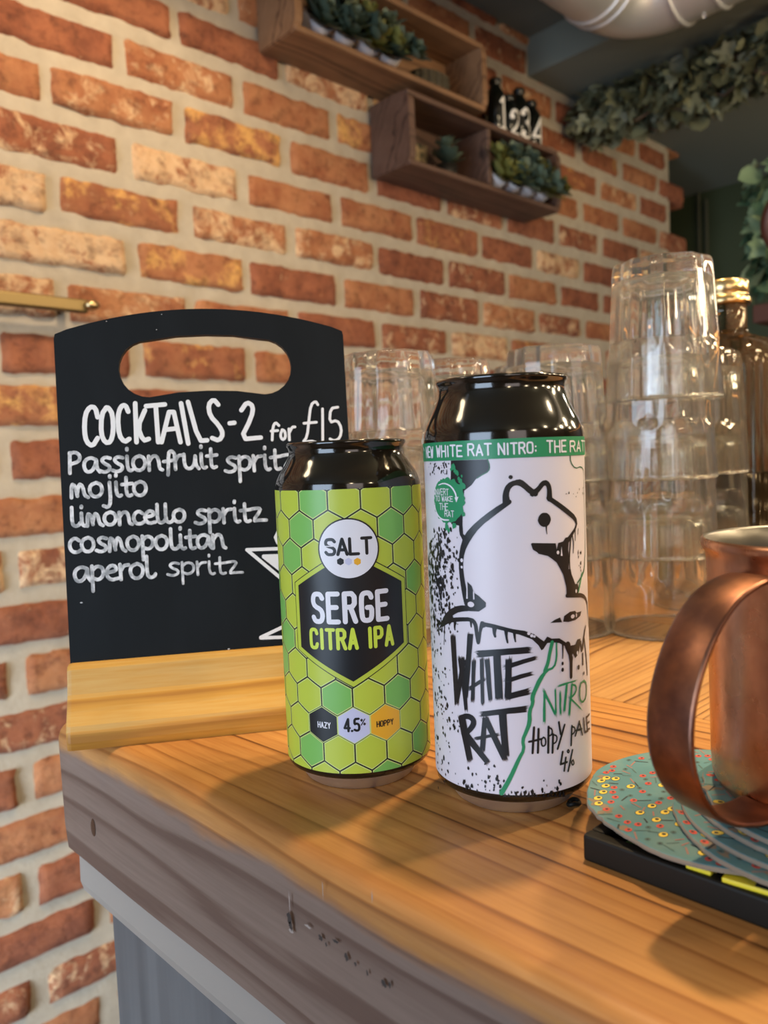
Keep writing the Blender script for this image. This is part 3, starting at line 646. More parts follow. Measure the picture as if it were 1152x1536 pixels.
# the animal in thick ink
ink(A5, [(548, 322, 26), (450, 388, 34), (340, 474, 34), (270, 560, 46), (236, 650, 32), (228, 740, 28), (238, 840, 30), (256, 940, 34), (272, 995, 40)], 30)
ink(A5, [(222, 470, 10), (226, 530, 14), (250, 560, 30)]); ink(A5, [(236, 470, 7), (240, 540, 10)])
ink(A5, [(530, 325, 40), (524, 270, 32), (545, 215, 30), (590, 192, 26), (640, 205, 30), (690, 250, 34), (722, 268, 30)], 30); ink(A5, [(595, 180, 8), (625, 176, 8), (660, 205, 12), (690, 240, 16)])
ink(A5, [(712, 264, 34), (745, 235, 26), (768, 200, 28), (795, 193, 28), (814, 225, 28), (815, 300, 34)], 28)
ink(A5, [(808, 296, 26), (870, 338, 28), (935, 388, 30), (985, 432, 28), (994, 468, 16)]); ink(A5, [(994, 462, 14), (988, 495, 14), (962, 540, 22), (935, 580, 28)])
D.disc(A5(558, 158), 11 * KM, 11 * KM, 1, 2, 14); D.disc(A5(700, 275), 12 * KM, 10 * KM, 1, 2, 10, .3)
fill(A5, [(692, 602), (700, 595), (856, 597), (862, 640), (872, 595), (905, 585), (920, 560), (938, 556), (942, 580), (938, 640), (946, 700), (940, 768), (955, 770), (960, 800), (985, 868), (1000, 866), (1010, 900), (1000, 935), (940, 955), (928, 950), (926, 890), (905, 805), (862, 725), (805, 682), (742, 668), (735, 658), (705, 640)], 1, 2)
fill(A5, [(893, 620), (900, 680), (888, 680)], 0, 3); D.disc(A5(870, 658), 9 * KM, 10 * KM, 0, 3, 10); D.disc(A5(990, 915), 8 * KM, 10 * KM, 0, 3, 10)
ink(A5, [(966, 545, 10), (975, 600, 8), (972, 662, 5)]); ink(A5, [(955, 555, 12), (945, 700, 10), (950, 772, 8)]); ink(A5, [(985, 500, 8), (986, 580, 5)]); ink(A5, [(1005, 500, 4), (1003, 540, 4)])
D.disc(A5(782, 441), 38 * KM, 38 * KM, 1, 2, 28, .03); ink(A5, [(796, 470, 12), (793, 500, 8), (798, 535, 4)])
ink(A5, [(930, 945, 22), (985, 942, 26), (1035, 942, 22), (1062, 975, 20), (1068, 1060, 10), (1072, 1150, 8)])
fill(A5, [(272, 852), (300, 880), (315, 925), (345, 945), (395, 992), (393, 1020), (350, 1050), (300, 1048), (258, 1030), (258, 1000), (278, 985)], 1, 2)
D.disc(A5(296, 1003), 20 * KM, 15 * KM, 0, 3, 14); fill(A5, [(268, 870), (274, 870), (276, 965), (266, 965)], 0, 3); fill(A5, [(310, 915), (318, 915), (320, 970), (312, 970)], 0, 3); D.disc(A5(236, 710), 9 * KM, 11 * KM, 0, 3, 10); D.disc(A5(236, 755), 7 * KM, 8 * KM, 0, 3, 10)
ink(A5, [(108, 1140, 22), (128, 1095, 40), (185, 1040, 36), (258, 1026, 34), (345, 1042, 14)]); 
fill(A5, [(820, 1126), (850, 1105), (885, 1090), (898, 1122)], 1, 2); fill(A5, [(905, 1118), (912, 1080), (950, 1052), (985, 1046), (992, 1058), (1026, 1048), (1018, 1080), (985, 1108), (940, 1120)], 1, 2)
D.disc(A5(968, 1083), 17 * KM, 11 * KM, 0, 3, 12); D.disc(A5(992, 1075), 6 * KM, 12 * KM, 0, 3, 12)
ink(A5, [(952, 12, 9), (955, 60, 8), (985, 102, 6), (1025, 85, 6), (1044, 120, 6), (1042, 260, 5), (1052, 500, 6), (1050, 720, 9), (1040, 800, 12), (1000, 860, 10)], 6, 4); ink(A5, [(1030, 790, 8), (1015, 870, 14), (1005, 920, 10)], 10, 2, 3)
specks(A5, 925, 1045, 220, 290, 9, 3, 8); specks(A5, 1005, 1025, 640, 780, 10, 4, 9)
# branch with drips
ink(A4, [(104, 205, 30), (150, 180, 26), (215, 172, 24), (300, 172, 22), (325, 200, 22), (332, 250, 22), (340, 310, 20), (345, 335, 16), (352, 300, 14), (358, 240, 16), (372, 200, 26)])
fill(A4, [(360, 185), (450, 205), (580, 238), (650, 248), (712, 270), (752, 300), (778, 318), (800, 286), (830, 300), (880, 298), (915, 320), (945, 345), (935, 360), (880, 330), (835, 325), (800, 330), (775, 370), (762, 378), (742, 345), (700, 305), (620, 275), (520, 250), (450, 232), (395, 222), (360, 235)], 1, 2)
for a, b, c, wd in (((190, 180), (188, 225), (190, 240), 12), ((296, 175), (296, 210), (298, 222), 10), ((452, 225), (450, 265), (456, 286), 16), ((528, 245), (530, 290), (538, 326), 12), ((582, 255), (586, 300), (590, 320), 10), ((122, 200), (120, 280), (118, 340), 5), ((903, 330), (903, 400), (902, 432), 8), ((935, 345), (958, 420), (958, 555), 26)): ink(A4, [(*a, wd * 1.7), (*b, wd), (*c, wd * .8)])
ink(A4, [(958, 430, 30), (958, 480, 18), (958, 560, 14)])
for (x, y, s) in ((678, 265, 9), (697, 280, 9), (715, 285, 7)): D.disc(A4(x, y), s * KM, s * KM, 0, 4, 10)
fill(A4, [(940, 350), (985, 340), (1000, 305), (1020, 300), (1015, 350), (1008, 400), (985, 430), (970, 400), (955, 420)], 1, 2); ink(A4, [(1020, 320, 14), (1030, 400, 18), (1045, 260, 16), (1055, 215, 10)]); ink(A4, [(1045, 300, 12), (1060, 440, 16), (1065, 540, 10)]); ink(A4, [(1035, 400, 14), (1036, 470, 16)])
for (x, y, s) in ((900, 465, 8), (900, 507, 9), (1006, 490, 11), (1040, 530, 8), (998, 395, 9)): D.disc(A4(x, y), s * KM, s * KM * 1.3, 1 if x != 998 else 0, 4, 10)
# lettering
for a, b, wa, wb in (((178, 285), (203, 725), 26, 22), ((232, 430), (264, 770), 34, 16), ((203, 720), (248, 445), 20, 26), ((292, 275), (262, 690), 30, 22),
                     ((316, 450), (308, 705), 22, 20), ((368, 440), (374, 730), 20, 18), ((290, 630), (384, 570), 22, 18), ((402, 440), (425, 705), 26, 20),
                     ((340, 402), (682, 374), 36, 34), ((468, 405), (482, 700), 38, 40), ((545, 440), (540, 690), 34, 34), ((525, 488), (722, 428), 26, 20), ((530, 580), (695, 532), 26, 20), ((535, 688), (678, 650), 30, 36),
                     ((236, 820), (290, 1105), 36, 30), ((262, 935), (405, 1118), 36, 26), ((388, 830), (372, 1040), 24, 26), ((392, 830), (520, 1100), 32, 28), ((332, 962), (472, 938), 18, 18), ((368, 800), (662, 766), 26, 34), ((505, 790), (528, 1080), 40, 34)):
    brush(A4, a, b, wa, wb)
ink(A4, [(228, 825, 26), (275, 812, 32), (312, 835, 34), (315, 870, 32), (285, 910, 28), (255, 938, 24)], 30, 1, 3)
ink(A4, [(860, 330, 10), (862, 430, 12), (845, 492, 12), (795, 512, 14), (755, 565, 26), (720, 640, 22), (700, 690, 24), (706, 730, 18), (682, 780, 20), (684, 860, 24), (660, 920, 20), (636, 975, 18), (648, 1035, 16), (612, 1100, 20), (575, 1185, 22), (535, 1265, 24), (498, 1326, 26)], 20, 2, 3, 1)
ink(A4, [(832, 325, 22), (815, 400, 20), (805, 460, 20), (785, 515, 22)], 20, 2, 3)
for a, b, wa, wb in (((782, 655), (780, 850), 16, 18), ((778, 650), (852, 805), 16, 14), ((852, 640), (856, 795), 12, 14), ((884, 662), (888, 798), 12, 14), ((882, 612), (985, 580), 13, 11), ((928, 605), (912, 778), 14, 16), ((962, 600), (945, 805), 12, 14), ((950, 695), (1016, 762), 14, 10)): brush(A4, a, b, wa * .74, wb * .74, 2)
ink(A4, [(962, 605, 10), (990, 612, 12), (990, 655, 12), (952, 698, 12)], 12, 2, 3); ink(A4, [(1042, 580, 12), (1016, 600, 12), (1012, 700, 12), (1032, 728, 12), (1058, 690, 12), (1060, 600, 12), (1042, 578, 12)], 12, 2, 3)
for st in ([(712, 890), (703, 1060)], [(742, 900), (738, 1058)], [(680, 985), (762, 966)], [(808, 885), (806, 1058)], [(838, 935), (834, 1058)], [(876, 855), (888, 935)], [(914, 872), (868, 1032)], [(962, 880), (957, 1008)], [(1012, 850), (985, 945)], [(1010, 850), (1032, 938)], [(990, 910), (1028, 900)], [(1040, 830), (1048, 922), (1068, 912)], [(1058, 820), (1066, 905), (1080, 898)], [(1058, 825), (1078, 802)], [(1062, 865), (1078, 852)],
           [(902, 1052), (888, 1135), (930, 1120)], [(922, 1090), (912, 1178)], [(966, 1040), (938, 1180)]): ink(A4, st, 12.5, 1, 3, 0)
for lo in ([(775, 955), (760, 970), (762, 1008), (777, 1016), (790, 1000), (788, 965), (775, 955)], [(808, 890), (832, 900), (832, 935), (808, 950)], [(838, 938), (864, 945), (862, 985), (838, 1000)], [(962, 885), (982, 890), (982, 920), (960, 940)], [(938, 1038), (930, 1048), (938, 1060), (946, 1048), (938, 1038)], [(970, 1105), (958, 1120), (966, 1142), (978, 1130), (970, 1105)]): ink(A4, lo, 9, 1, 3, 1)
D.finish(wrap2, 'paper_label', RM, can2)

# ------------------------------------------------------------------ chalkboard sign
E_ = Vector((0.839, -0.545, 0)).normalized(); N_ = Vector((0.545, 0.839, 0)).normalized(); P0 = Vector((0.1538, 0.4058, 0)); ROT = math.atan2(E_.y, E_.x)
sign = thing('chalkboard_sign', 'small black chalkboard cocktail sign with cut-out handle in a wooden base, left of the cans', 'sign', P0, ROT)
LEAN = math.radians(4.5); BW = 0.1572; UP = Vector((0, math.sin(LEAN), math.cos(LEAN))); OFF = Vector((0, 0.0165, 0.0405))
bm = bmesh.new(); pf = [(0.0, 0.0), (-0.0008, 0.004), (-0.0006, 0.0085), (0.0006, 0.0125), (0.0045, 0.0185), (0.0088, 0.027), (0.0106, 0.034), (0.0118, 0.0395), (0.0132, 0.0418), (0.0162, 0.0424), (0.0162, 0.038), (0.0228, 0.038), (0.0228, 0.0424), (0.0260, 0.0418), (0.0274, 0.0395), (0.0290, 0.034), (0.0310, 0.027), (0.0350, 0.019), (0.039, 0.010), (0.039, 0)]
ce = Vector((0.0195, 0.02))
def ring(x, k): return [(x, ce.x + (p[0] - ce.x) * k, max(0, 0.02 + (p[1] - 0.02) * k) if p[1] > 0 else 0) for p in pf]
sweep(bm, [ring(-0.0010, .955), ring(-0.0002, .985), ring(0.0012, 1.0)] + [ring(0.0012 + (BW + 0.0012 - 0.0024 + 0.0012) * i / 10, 1.0) for i in range(1, 11)] + [ring(BW + 0.0026, .985), ring(BW + 0.0034, .955)])
bmesh.ops.recalc_face_normals(bm, faces=bm.faces); obj('wooden_base', bm, M['pine'], sign)
# board outline with arched top and stadium handle hole
def bpix(x, y):
    n = (E_.cross(N_ * math.sin(LEAN) + Vector((0, 0, 1)) * math.cos(LEAN)))
    Pb = P0 + N_ * OFF.y + Vector((0, 0, OFF.z)); p = on_plane(x, y, Pb, n) - Pb
    return (p.dot(E_), p.dot(N_ * math.sin(LEAN) + Vector((0, 0, 1)) * math.cos(LEAN)))
hL, hR = bpix(80, 500)[1], 0.1738; top = bpix(296, 463)[1]
out = [(0, -0.002), (BW, -0.002)]
arch = []
for i in range(25):
    a = i / 24; x = BW * (1 - a); arch.append((x, hL + (top - hL) * (1 - (2 * a - 1) ** 2)))
rc = 0.003
out += [(BW, hL - rc), (BW - .0006, hL - .0004)] + arch[1:-1] + [(0.0006, hL - .0004), (0, hL - rc)]
hx0, hx1 = bpix(178, 555)[0], bpix(437, 553)[0]; hy0, hy1 = bpix(300, 592)[1], bpix(300, 508)[1]; hr = (hy1 - hy0) / 2; hc = (hy0 + hy1) / 2
hole = []
bow = 0.0022
for i in range(13): a = -PI / 2 + PI * i / 12; hole.append((hx1 - hr + hr * math.cos(a), hc - bow * .3 + hr * math.sin(a)))
for q in (.75, .5, .25): x = hx0 + hr + (hx1 - hx0 - 2 * hr) * q; hole.append((x, hy1 + bow * (1 - (2 * q - 1) ** 2)))
for i in range(13): a = PI / 2 + PI * i / 12; hole.append((hx0 + hr + hr * math.cos(a), hc - bow * .3 + hr * math.sin(a)))
for q in (.25, .5, .75): x = hx0 + hr + (hx1 - hx0 - 2 * hr) * q; hole.append((x, hy0 + bow * (1 - (2 * q - 1) ** 2)))
tris = tessellate_polygon([[Vector((x, y, 0)) for x, y in out], [Vector((x, y, 0)) for x, y in hole]])
allp = out + hole; TH = 0.0042
def bl(u, v, d): return OFF + Vector((u, 0, 0)) + UP * v + Vector((0, math.cos(LEAN), -math.sin(LEAN))) * d
bm = bmesh.new(); fv = [bm.verts.new(bl(x, y, 0)) for x, y in allp]; bv = [bm.verts.new(bl(x, y, TH)) for x, y in allp]
for tr in tris: bm.faces.new([fv[i] for i in tr]); bm.faces.new([bv[i] for i in reversed(tr)])
for st, n in ((0, len(out)), (len(out), len(hole))):
    for i in range(n):
        j = (i + 1) % n; f = bm.faces.new((fv[st + i], fv[st + j], bv[st + j], bv[st + i])); f.material_index = 1
bmesh.ops.recalc_face_normals(bm, faces=bm.faces); obj('board', bm, [M['board'], M['board_edge']], sign)
D = Drawing()
Z1 = 480 / 1152
def bz(X, Y): return bpix(60 + X * Z1, 430 + Y * Z1)
def bz2(X, Y): return bpix(60 + X * Z1, 760 + Y * Z1)
MU = Z1 * 0.000355
def chalk(fn, st, wd, mi=0, sm=1): D.stroke([fn(*p) for p in (chaikin(st, sm) if sm else st)], wd * MU, mi, 0)
for st in ([(208, 470), (200, 435), (180, 432), (163, 460), (160, 520), (168, 560), (190, 575), (208, 545)], [(240, 435), (222, 460), (220, 530), (235, 562), (255, 560), (265, 520), (262, 460), (248, 436), (238, 436)], [(318, 450), (308, 425), (290, 432), (280, 470), (285, 535), (305, 560), (322, 548)], [(343, 420), (348, 560)], [(378, 445), (352, 505), (372, 555), (392, 548)], [(382, 430), (450, 424)], [(417, 428), (426, 560)], [(438, 560), (474, 415), (506, 560)], [(452, 515), (495, 510)], [(508, 420), (534, 565)], [(533, 415), (572, 555), (602, 553)], [(642, 425), (625, 405), (606, 425), (612, 465), (645, 500), (660, 530), (645, 555), (620, 545)], [(683, 492), (700, 490)], [(725, 445), (745, 415), (768, 430), (762, 470), (722, 550), (795, 543)]):
    chalk(bz, st, 17)
for st in ([(860, 500), (848, 488), (838, 505), (836, 552)], [(832, 520), (856, 518)], [(872, 515), (865, 535), (872, 552), (884, 545), (882, 520), (872, 515)], [(896, 512), (898, 552)], [(898, 525), (908, 505), (918, 505)]): chalk(bz, st, 10.5, 0)
for st in ([(1000, 425), (992, 412), (975, 425), (968, 480), (962, 540), (945, 562), (975, 555), (992, 560)], [(950, 492), (995, 488)], [(1017, 440), (1018, 560)], [(1072, 434), (1046, 438), (1042, 490), (1070, 480), (1086, 510), (1080, 545), (1060, 556), (1044, 548)]): chalk(bz, st, 10.5, 0)
# handwritten lower case, unit x-height
LO = {'a': ([[(.75, .85), (.45, 1), (.12, .8), (.05, .4), (.2, .03), (.5, .08), (.72, .5), (.78, .95), (.78, .3), (.95, .02)]], .95), 's': ([[(.62, .9), (.35, 1), (.12, .82), (.25, .58), (.58, .38), (.55, .1), (.25, -.02), (0, .1)]], .72), 'i': ([[(.15, 1), (.15, .2), (.3, 0), (.42, .08)], [(.16, 1.42), (.17, 1.52)]], .42), 'o': ([[(.45, 1), (.12, .85), (.03, .45), (.2, .05), (.55, .02), (.78, .4), (.72, .85), (.45, 1)]], .9), 'n': ([[(.08, .95), (.08, 0)], [(.08, .55), (.3, .95), (.55, .95), (.66, .6), (.68, .1), (.85, 0)]], .9), 'f': ([[(.66, 1.12), (.5, 1.28), (.34, 1.1), (.3, .1), (.26, -.35)], [(.04, .55), (.62, .62)]], .62), 'r': ([[(.08, 1), (.1, 0)], [(.1, .55), (.28, .92), (.55, .95)]], .58), 'u': ([[(.05, 1), (.05, .3), (.22, 0), (.5, .05), (.68, .45), (.72, 1), (.72, .25), (.9, 0)]], .92), 't': ([[(.32, 1.3), (.3, .2), (.42, 0), (.6, .08)], [(.06, .82), (.66, .88)]], .68), 'p': ([[(.08, 1), (.08, -.65)], [(.08, .7), (.35, 1), (.68, .85), (.7, .35), (.42, .05), (.1, .2)]], .8), 'z': ([[(.0, .9), (.45, .98), (.55, .8), (.08, .05), (.5, .1), (.85, .08)]], .85), 'm': ([[(.06, 0), (.1, .95), (.3, .8), (.4, .1)], [(.4, .3), (.52, .95), (.72, .8), (.8, .15), (1.0, .0)]], 1.05), 'j': ([[(.3, 1), (.32, -.4), (.15, -.75), (-.1, -.62)], [(.33, 1.35), (.34, 1.45)]], .52), 'l': ([[(.1, 1.45), (.08, .25), (.25, 0), (.5, .1), (.55, .25)]], .52), 'c': ([[(.62, .8), (.4, 1), (.12, .8), (.04, .4), (.2, .03), (.5, 0), (.7, .15)]], .7), 'e': ([[(.05, .5), (.6, .6), (.6, .88), (.35, 1), (.1, .75), (.06, .3), (.3, 0), (.7, .1)]], .75), 'P': ([[(.1, 1.35), (.05, 0)], [(.08, 1.3), (.4, 1.4), (.68, 1.15), (.6, .75), (.1, .6)]], .8)}
def write(text, p0, p1, xh, wd=13.2):
    tot = sum(LO[c][1] if c != ' ' else .6 for c in text); x = 0; u0, v0 = p0; u1, v1 = p1
    for c in text:
        if c == ' ': x += .6; continue
        sts, adv = LO[c]
        for st in sts:
            pts = [(u0 + (u1 - u0) * (x + a) / tot, v0 + (v1 - v0) * (x + a) / tot + b * xh) for a, b in st]
            D.stroke(chaikin(pts, 1), wd * MU, 1, 0)
        x += adv
def xh(px): return px * 0.000355
write('Passionfruit', bz(105, 672), bz(640, 652), xh(23)); write('spritz', bz(668, 668), bz(925, 655), xh(24)); write('mojito', bz(110, 760), bz(392, 752), xh(22)); write('limoncello', bz2(112, 72), bz2(530, 55), xh(20)); write('spritz', bz2(560, 62), bz2(815, 52), xh(22)); write('cosmopolitan', bz2(105, 165), bz2(672, 148), xh(22)); write('aperol', bz2(122, 272), bz2(415, 255), xh(23)); write('spritz', bz2(460, 248), bz2(730, 240), xh(20), 10)
# cocktail glass drawing
for st in ([(745, 155), (1000, 146)], [(745, 155), (880, 268)], [(805, 178), (990, 172)], [(1000, 146), (885, 272)], [(885, 270), (890, 440)], [(795, 470), (890, 425)], [(795, 472), (985, 466)], [(985, 464), (892, 425)], [(856, 130), (848, 110), (858, 90)], [(805, 180), (882, 240)]): chalk(bz2, st, 13, 0, 0)
D.poly([bz2(812, 176), bz2(985, 170), bz2(884, 245)], 0, 0)
for (x, y) in ((438, 100), (240, 125), (420, 155)): D.disc(bz(x, y), 2 * MU, 1.2 * MU, 0, 0, 6)
for (x, y) in ((150, 345), (680, 512)): D.disc(bz2(x, y), 5 * MU, 2.5 * MU, 1, 0, 7)
D.finish(lambda u, v, l: bl(u, v, -0.00035 - 0.00003 * l), 'chalk_writing', [M['chalk'], M['chalk2']], sign, 0)

# ------------------------------------------------------------------ stacked tumblers
GH = 0.107; GS = 1.10
def make_tumbler():
    t = thing('glass_tumbler', 'clear', 'glass', (0, 0, 0))
    def rm(r, z, th):
        k = min(1, max(0, (z / GS - 0.034) / 0.009)); k = k * k * (3 - 2 * k)
        return r * (1 + k * (0.024 - 0.075 * abs(math.sin(th * 5)) ** 1.2))
    bm = bmesh.new()
    prof = [(0.0360, 0.0012), (0.0370, 0.0), (0.0385, 0.0), (0.0394, 0.0012), (0.0393, 0.004), (0.0386, 0.016), (0.0378, 0.030), (0.0376, 0.034), (0.0374, 0.037), (0.0372, 0.040), (0.0370, 0.043), (0.0361, 0.056), (0.0352, 0.070), (0.0345, 0.083), (0.0339, 0.091), (0.0330, 0.0950), (0.0315, 0.0968), (0.0285, 0.0970), (0.0262, 0.0958), (0.0, 0.0950)]
    lathe(bm, [(a * GS, b * GS) for a, b in prof], 120, rmod=rm)
    inner = [(0.0360, 0.0012), (0.0362, 0.004), (0.0350, 0.030), (0.0336, 0.058), (0.0322, 0.076), (0.0308, 0.0815), (0.0270, 0.0845), (0.0, 0.0850)]
    n0 = len(bm.verts); lathe(bm, [(a * GS, b * GS) for a, b in inner], 120)
    bmesh.ops.remove_doubles(bm, verts=bm.verts, dist=1e-6); bmesh.ops.recalc_face_normals(bm, faces=bm.faces)
    obj('glass_body', bm, M['glass'], t, True); return t
tum = make_tumbler(); first = [True]
def C_at(px, py, d): p = CAM_P + ray(px, py) * d; return (p.x, p.y)
ORD = {3: ['bottom', 'middle', 'top'], 4: ['bottom', 'second from bottom', 'second from top', 'top']}
STP = {k: tuple(on_plane(px, py, (0, 0, zt), Vector((0, 0, 1))).xy) for k, px, py, zt in (('A', 579, 532, .227), ('B', 669, 543, .227), ('C', 829, 523, .227), ('D', 982, 395, .287), ('E', 1043, 530, .227), ('F', 800, 548, .227))}
STK = [('A', STP['A'], 3, 'stack directly behind the chalkboard sign'), ('B', STP['B'], 3, 'stack behind the gap between sign and tall can'), ('C', STP['C'], 3, 'stack right behind the tall white can'),
       ('D', STP['D'], 4, 'tallest stack, right of the white can'), ('E', STP['E'], 3, 'stack beside the ribbed bottle'), ('F', STP['F'], 3, 'back stack mostly hidden by the other stacks')]
for nm, (x, y), n, where in STK:
    for k in range(n):
        o = tum if first[0] else copy_tree(tum); first[0] = False
        jx, jy = random.uniform(-.0005, .0005), random.uniform(-.0005, .0005)
        if nm == 'D' and k == n - 1: jx, jy = 0.0030, -0.0040
        o.location = (x + jx, y + jy, 0.060 * k); o.rotation_euler = (0, 0, random.uniform(0, 6))
        tag(o, '%s upside-down clear tumbler of the %s' % (ORD[n][k], where), 'glass', 'stacked upside-down tumblers')

# ------------------------------------------------------------------ tray, coasters, mug
tray = thing('bar_tray', 'low black plastic tray with raised rim under the teal coasters', 'tray', (0.2326, 0.1503, 0))
bm = bmesh.new(); TW, TL, TZ = 0.112, 0.135, 0.0095
box(bm, (0, -TL, 0), (0.0055, 0, TZ), 0, 0.001); box(bm, (TW - 0.0055, -TL, 0), (TW, 0, TZ), 0, 0.001); box(bm, (0.0055, -0.0055, 0), (TW - 0.0055, 0, TZ), 0, 0.001); box(bm, (0.0055, -TL, 0), (TW - 0.0055, -TL + 0.0055, TZ), 0, 0.001)
obj('rim', bm, M['plastic'], tray)
bm = bmesh.new(); box(bm, (0.0054, -TL + 0.0054, 0.0002), (TW - 0.0054, -0.0054, 0.003)); 
for i in range(5):
    for j in range(6): lathe(bm, [(0.0045, 0.003), (0.0045, 0.0042), (0.003, 0.0042), (0.003, 0.003)], 20, (0.02 + i * 0.018, -0.02 - j * 0.019, 0))
obj('ribbed_floor', bm, M['plastic_floor'], tray)
def clip_thing(name, lab_, cat, px, py, dims, rz, m):
    p = on_plane(px, py, (0, 0, 0.0095), Vector((0, 0, 1)))
    t = thing(name, lab_, cat, (0.2326 + dims[0] / 2 + 0.0016, p.y, 0.0095), rz); bm = bmesh.new(); a, b, c = dims
    box(bm, (-a / 2, -b / 2, 0), (a / 2, b / 2, c), 0, 0.0004); obj('clip_body', bm, m, t)
    bm = bmesh.new(); box(bm, (a / 2 - .0012, -b / 2, -0.0042), (a / 2, b / 2, 0.0002), 0, 0.0003); obj('clip_leg', bm, m, t); return t
clip_thing('plastic_clip', 'small yellow plastic clip on the tray rim below the largest coaster', 'clip', 1047, 1308, (0.0052, 0.0080, 0.0014), 0.05, M['yellow'])
t = clip_thing('plastic_clip', 'long yellow plastic clip with dark slot at right end of the tray rim', 'clip', 1128, 1333, (0.0056, 0.017, 0.0016), 0.1, M['yellow'])
bm = bmesh.new(); box(bm, (-0.0022, -0.0055, 0.0012), (0.001, -0.001, 0.0018)); obj('slot', bm, M['plastic_floor'], t)
p = on_plane(946, 1270, (0, 0, 0.006), Vector((0, 0, 1))); t = thing('plastic_pin', 'tiny green plastic pin at the left corner inside the black tray', 'pin', (p.x, p.y, 0.0042)); bm = bmesh.new(); lathe(bm, [(0.0, 0.0035), (0.0016, 0.0033), (0.0019, 0.002), (0.0013, 0)], 16); obj('pin_head', bm, M['lgreen'], t)
CO = [((0.2831, 0.1198), 0.0118, 0, 'largest visible teal cartoon-eye coaster at the bottom, left of the copper mug', 31), ((0.2836, 0.0843), 0.0138, 1.1, 'second teal coaster from the bottom, edge just right of the big one', 32), ((0.2899, 0.0843), 0.0156, 2.3, 'third teal coaster from the bottom under the mug handle', 33), ((0.2943, 0.0824), 0.0174, 4.0, 'second teal coaster from the top of the pile', 34), ((0.2972, 0.0803), 0.0192, 5.2, 'topmost teal coaster directly under the copper mug', 35)]
for (x, y), z, rz, lab_, sd in CO:
    t = thing('drink_coaster', lab_, 'coaster', (x, y, z), rz, 'teal patterned coasters'); r = random.Random(sd); bm = bmesh.new(); n = 140
    rad = [0.052 * (1 + 0.003 * noise.noise(Vector((i * .15, sd, 0)))) for i in range(n)]
    torn = []
    for (a0, wd, dep) in ((2.75 if sd == 31 else r.uniform(0, 6), 9, .05), (2.05 if sd == 31 else r.uniform(0, 6), 7, .035), (3.9 if sd == 31 else r.uniform(0, 6), 10, .02)):
        i0 = int(a0 / (2 * PI) * n)
        for i in range(-wd, wd + 1): rad[(i0 + i) % n] *= 1 - dep * (1 - (i / wd) ** 2) * (0.6 + 0.5 * noise.noise(Vector((i * .9, sd, 2))))
        torn.append(i0)
    ringv = lambda k, z_: [bm.verts.new((rad[i] * k * math.cos(2 * PI * i / n), rad[i] * k * math.sin(2 * PI * i / n), z_)) for i in range(n)]
    A, B, C_, Dd = ringv(.997, 0.0), ringv(1.0, 0.0008), ringv(.993, 0.00145), ringv(.985, 0.0016)
    for p, q, mi in ((A, B, 1), (B, C_, 1), (C_, Dd, 0)):
        for i in range(n): bm.faces.new((p[i], p[(i + 1) % n], q[(i + 1) % n], q[i])).material_index = mi
    bm.faces.new(Dd).material_index = 0; bm.faces.new(list(reversed(A))).material_index = 1
    obj('card_disc', bm, [M['teal'], M['card']], t)
    D = Drawing()
    for i0 in torn:
        for q in range(5):
            a = 2 * PI * (i0 + r.uniform(-8, 8)) / n; rr = r.uniform(.046, .0500); D.disc((rr * math.cos(a), rr * math.sin(a)), r.uniform(.001, .003), r.uniform(.001, .0022), 0, 0, 11, .4)
    pts = []
    for _ in range(1600):
        a, rr = r.uniform(0, 2 * PI), 0.049 * math.sqrt(r.random()); c = (rr * math.cos(a), rr * math.sin(a))
        if all((c[0] - q[0]) ** 2 + (c[1] - q[1]) ** 2 > 0.0032 ** 2 for q in pts): pts.append(c)
    for c in pts:
        k = r.random(); ro = -rz + 0.3
        def el(rx, ry, mi, ly, dx=0, dy=0): D.poly([(c[0] + dx + rx * math.cos(q * PI / 8), c[1] + dy + ry * math.sin(q * PI / 8)) for q in range(16)], mi, ly)
        if k < .27: el(.0015, .0012, 1, 1); el(.0006, .0005, 3, 2, .0003, 0)
        elif k < .38: el(.0021, .0016, 3, 0); el(.0019, .0014, 2, 1); el(.0008, .0007, 3, 2, .0005, 0)
        elif k < .55: el(.0012, .001, 4, 1); el(.0005, .0004, 3, 2)
        else:
            a = r.uniform(0, PI); L = r.uniform(.0014, .0026); D.stroke([(c[0] - L * math.cos(a), c[1] - L * math.sin(a)), (c[0] + L * math.cos(a), c[1] + L * math.sin(a))], .0006, 3 if k < .66 else 4 if k < .86 else 5, 1)
    D.finish(lambda u, v, l: Vector((u, v, 0.00165 + 0.00003 * l)), 'printed_pattern', [M['card'], M['c_red'], M['c_yel'], M['c_blk'], M['c_mid'], M['c_rose']], t, 0)

MC = Vector((0.300, 0.088, 0.0212)); mug = thing('copper_mug', 'copper mug with broad strap handle standing on the teal coasters', 'mug', MC)
bm = bmesh.new(); MH = 0.0895
lathe(bm, [(0.0, 0.001), (0.036, 0.0008), (0.0385, 0.0), (0.0405, 0.0012), (0.0418, 0.004), (0.0422, 0.010), (0.0425, 0.04), (0.0427, 0.075), (0.0429, MH - 0.0075), (0.0432, MH - 0.0050), (0.0442, MH - 0.0035), (0.0448, MH - 0.0018), (0.0445, MH), (0.0438, MH + 0.0004), (0.0432, MH - 0.0006), (0.0420, MH - 0.0040), (0.0415, MH - 0.010), (0.0412, 0.02), (0.0405, 0.008), (0.038, 0.004), (0.0, 0.0035)], 96, mis=[0] * 13 + [1] * 7)
obj('mug_body', bm, [M['copper'], M['copper_in']], mug, True)
vd = Vector((MC.x, MC.y, 0)).normalized(); lf = Vector((-vd.y, vd.x, 0)); th = math.radians(31); hd = (-vd * math.cos(th) + lf * math.sin(th)).normalized(); hs = Vector((-hd.y, hd.x, 0))
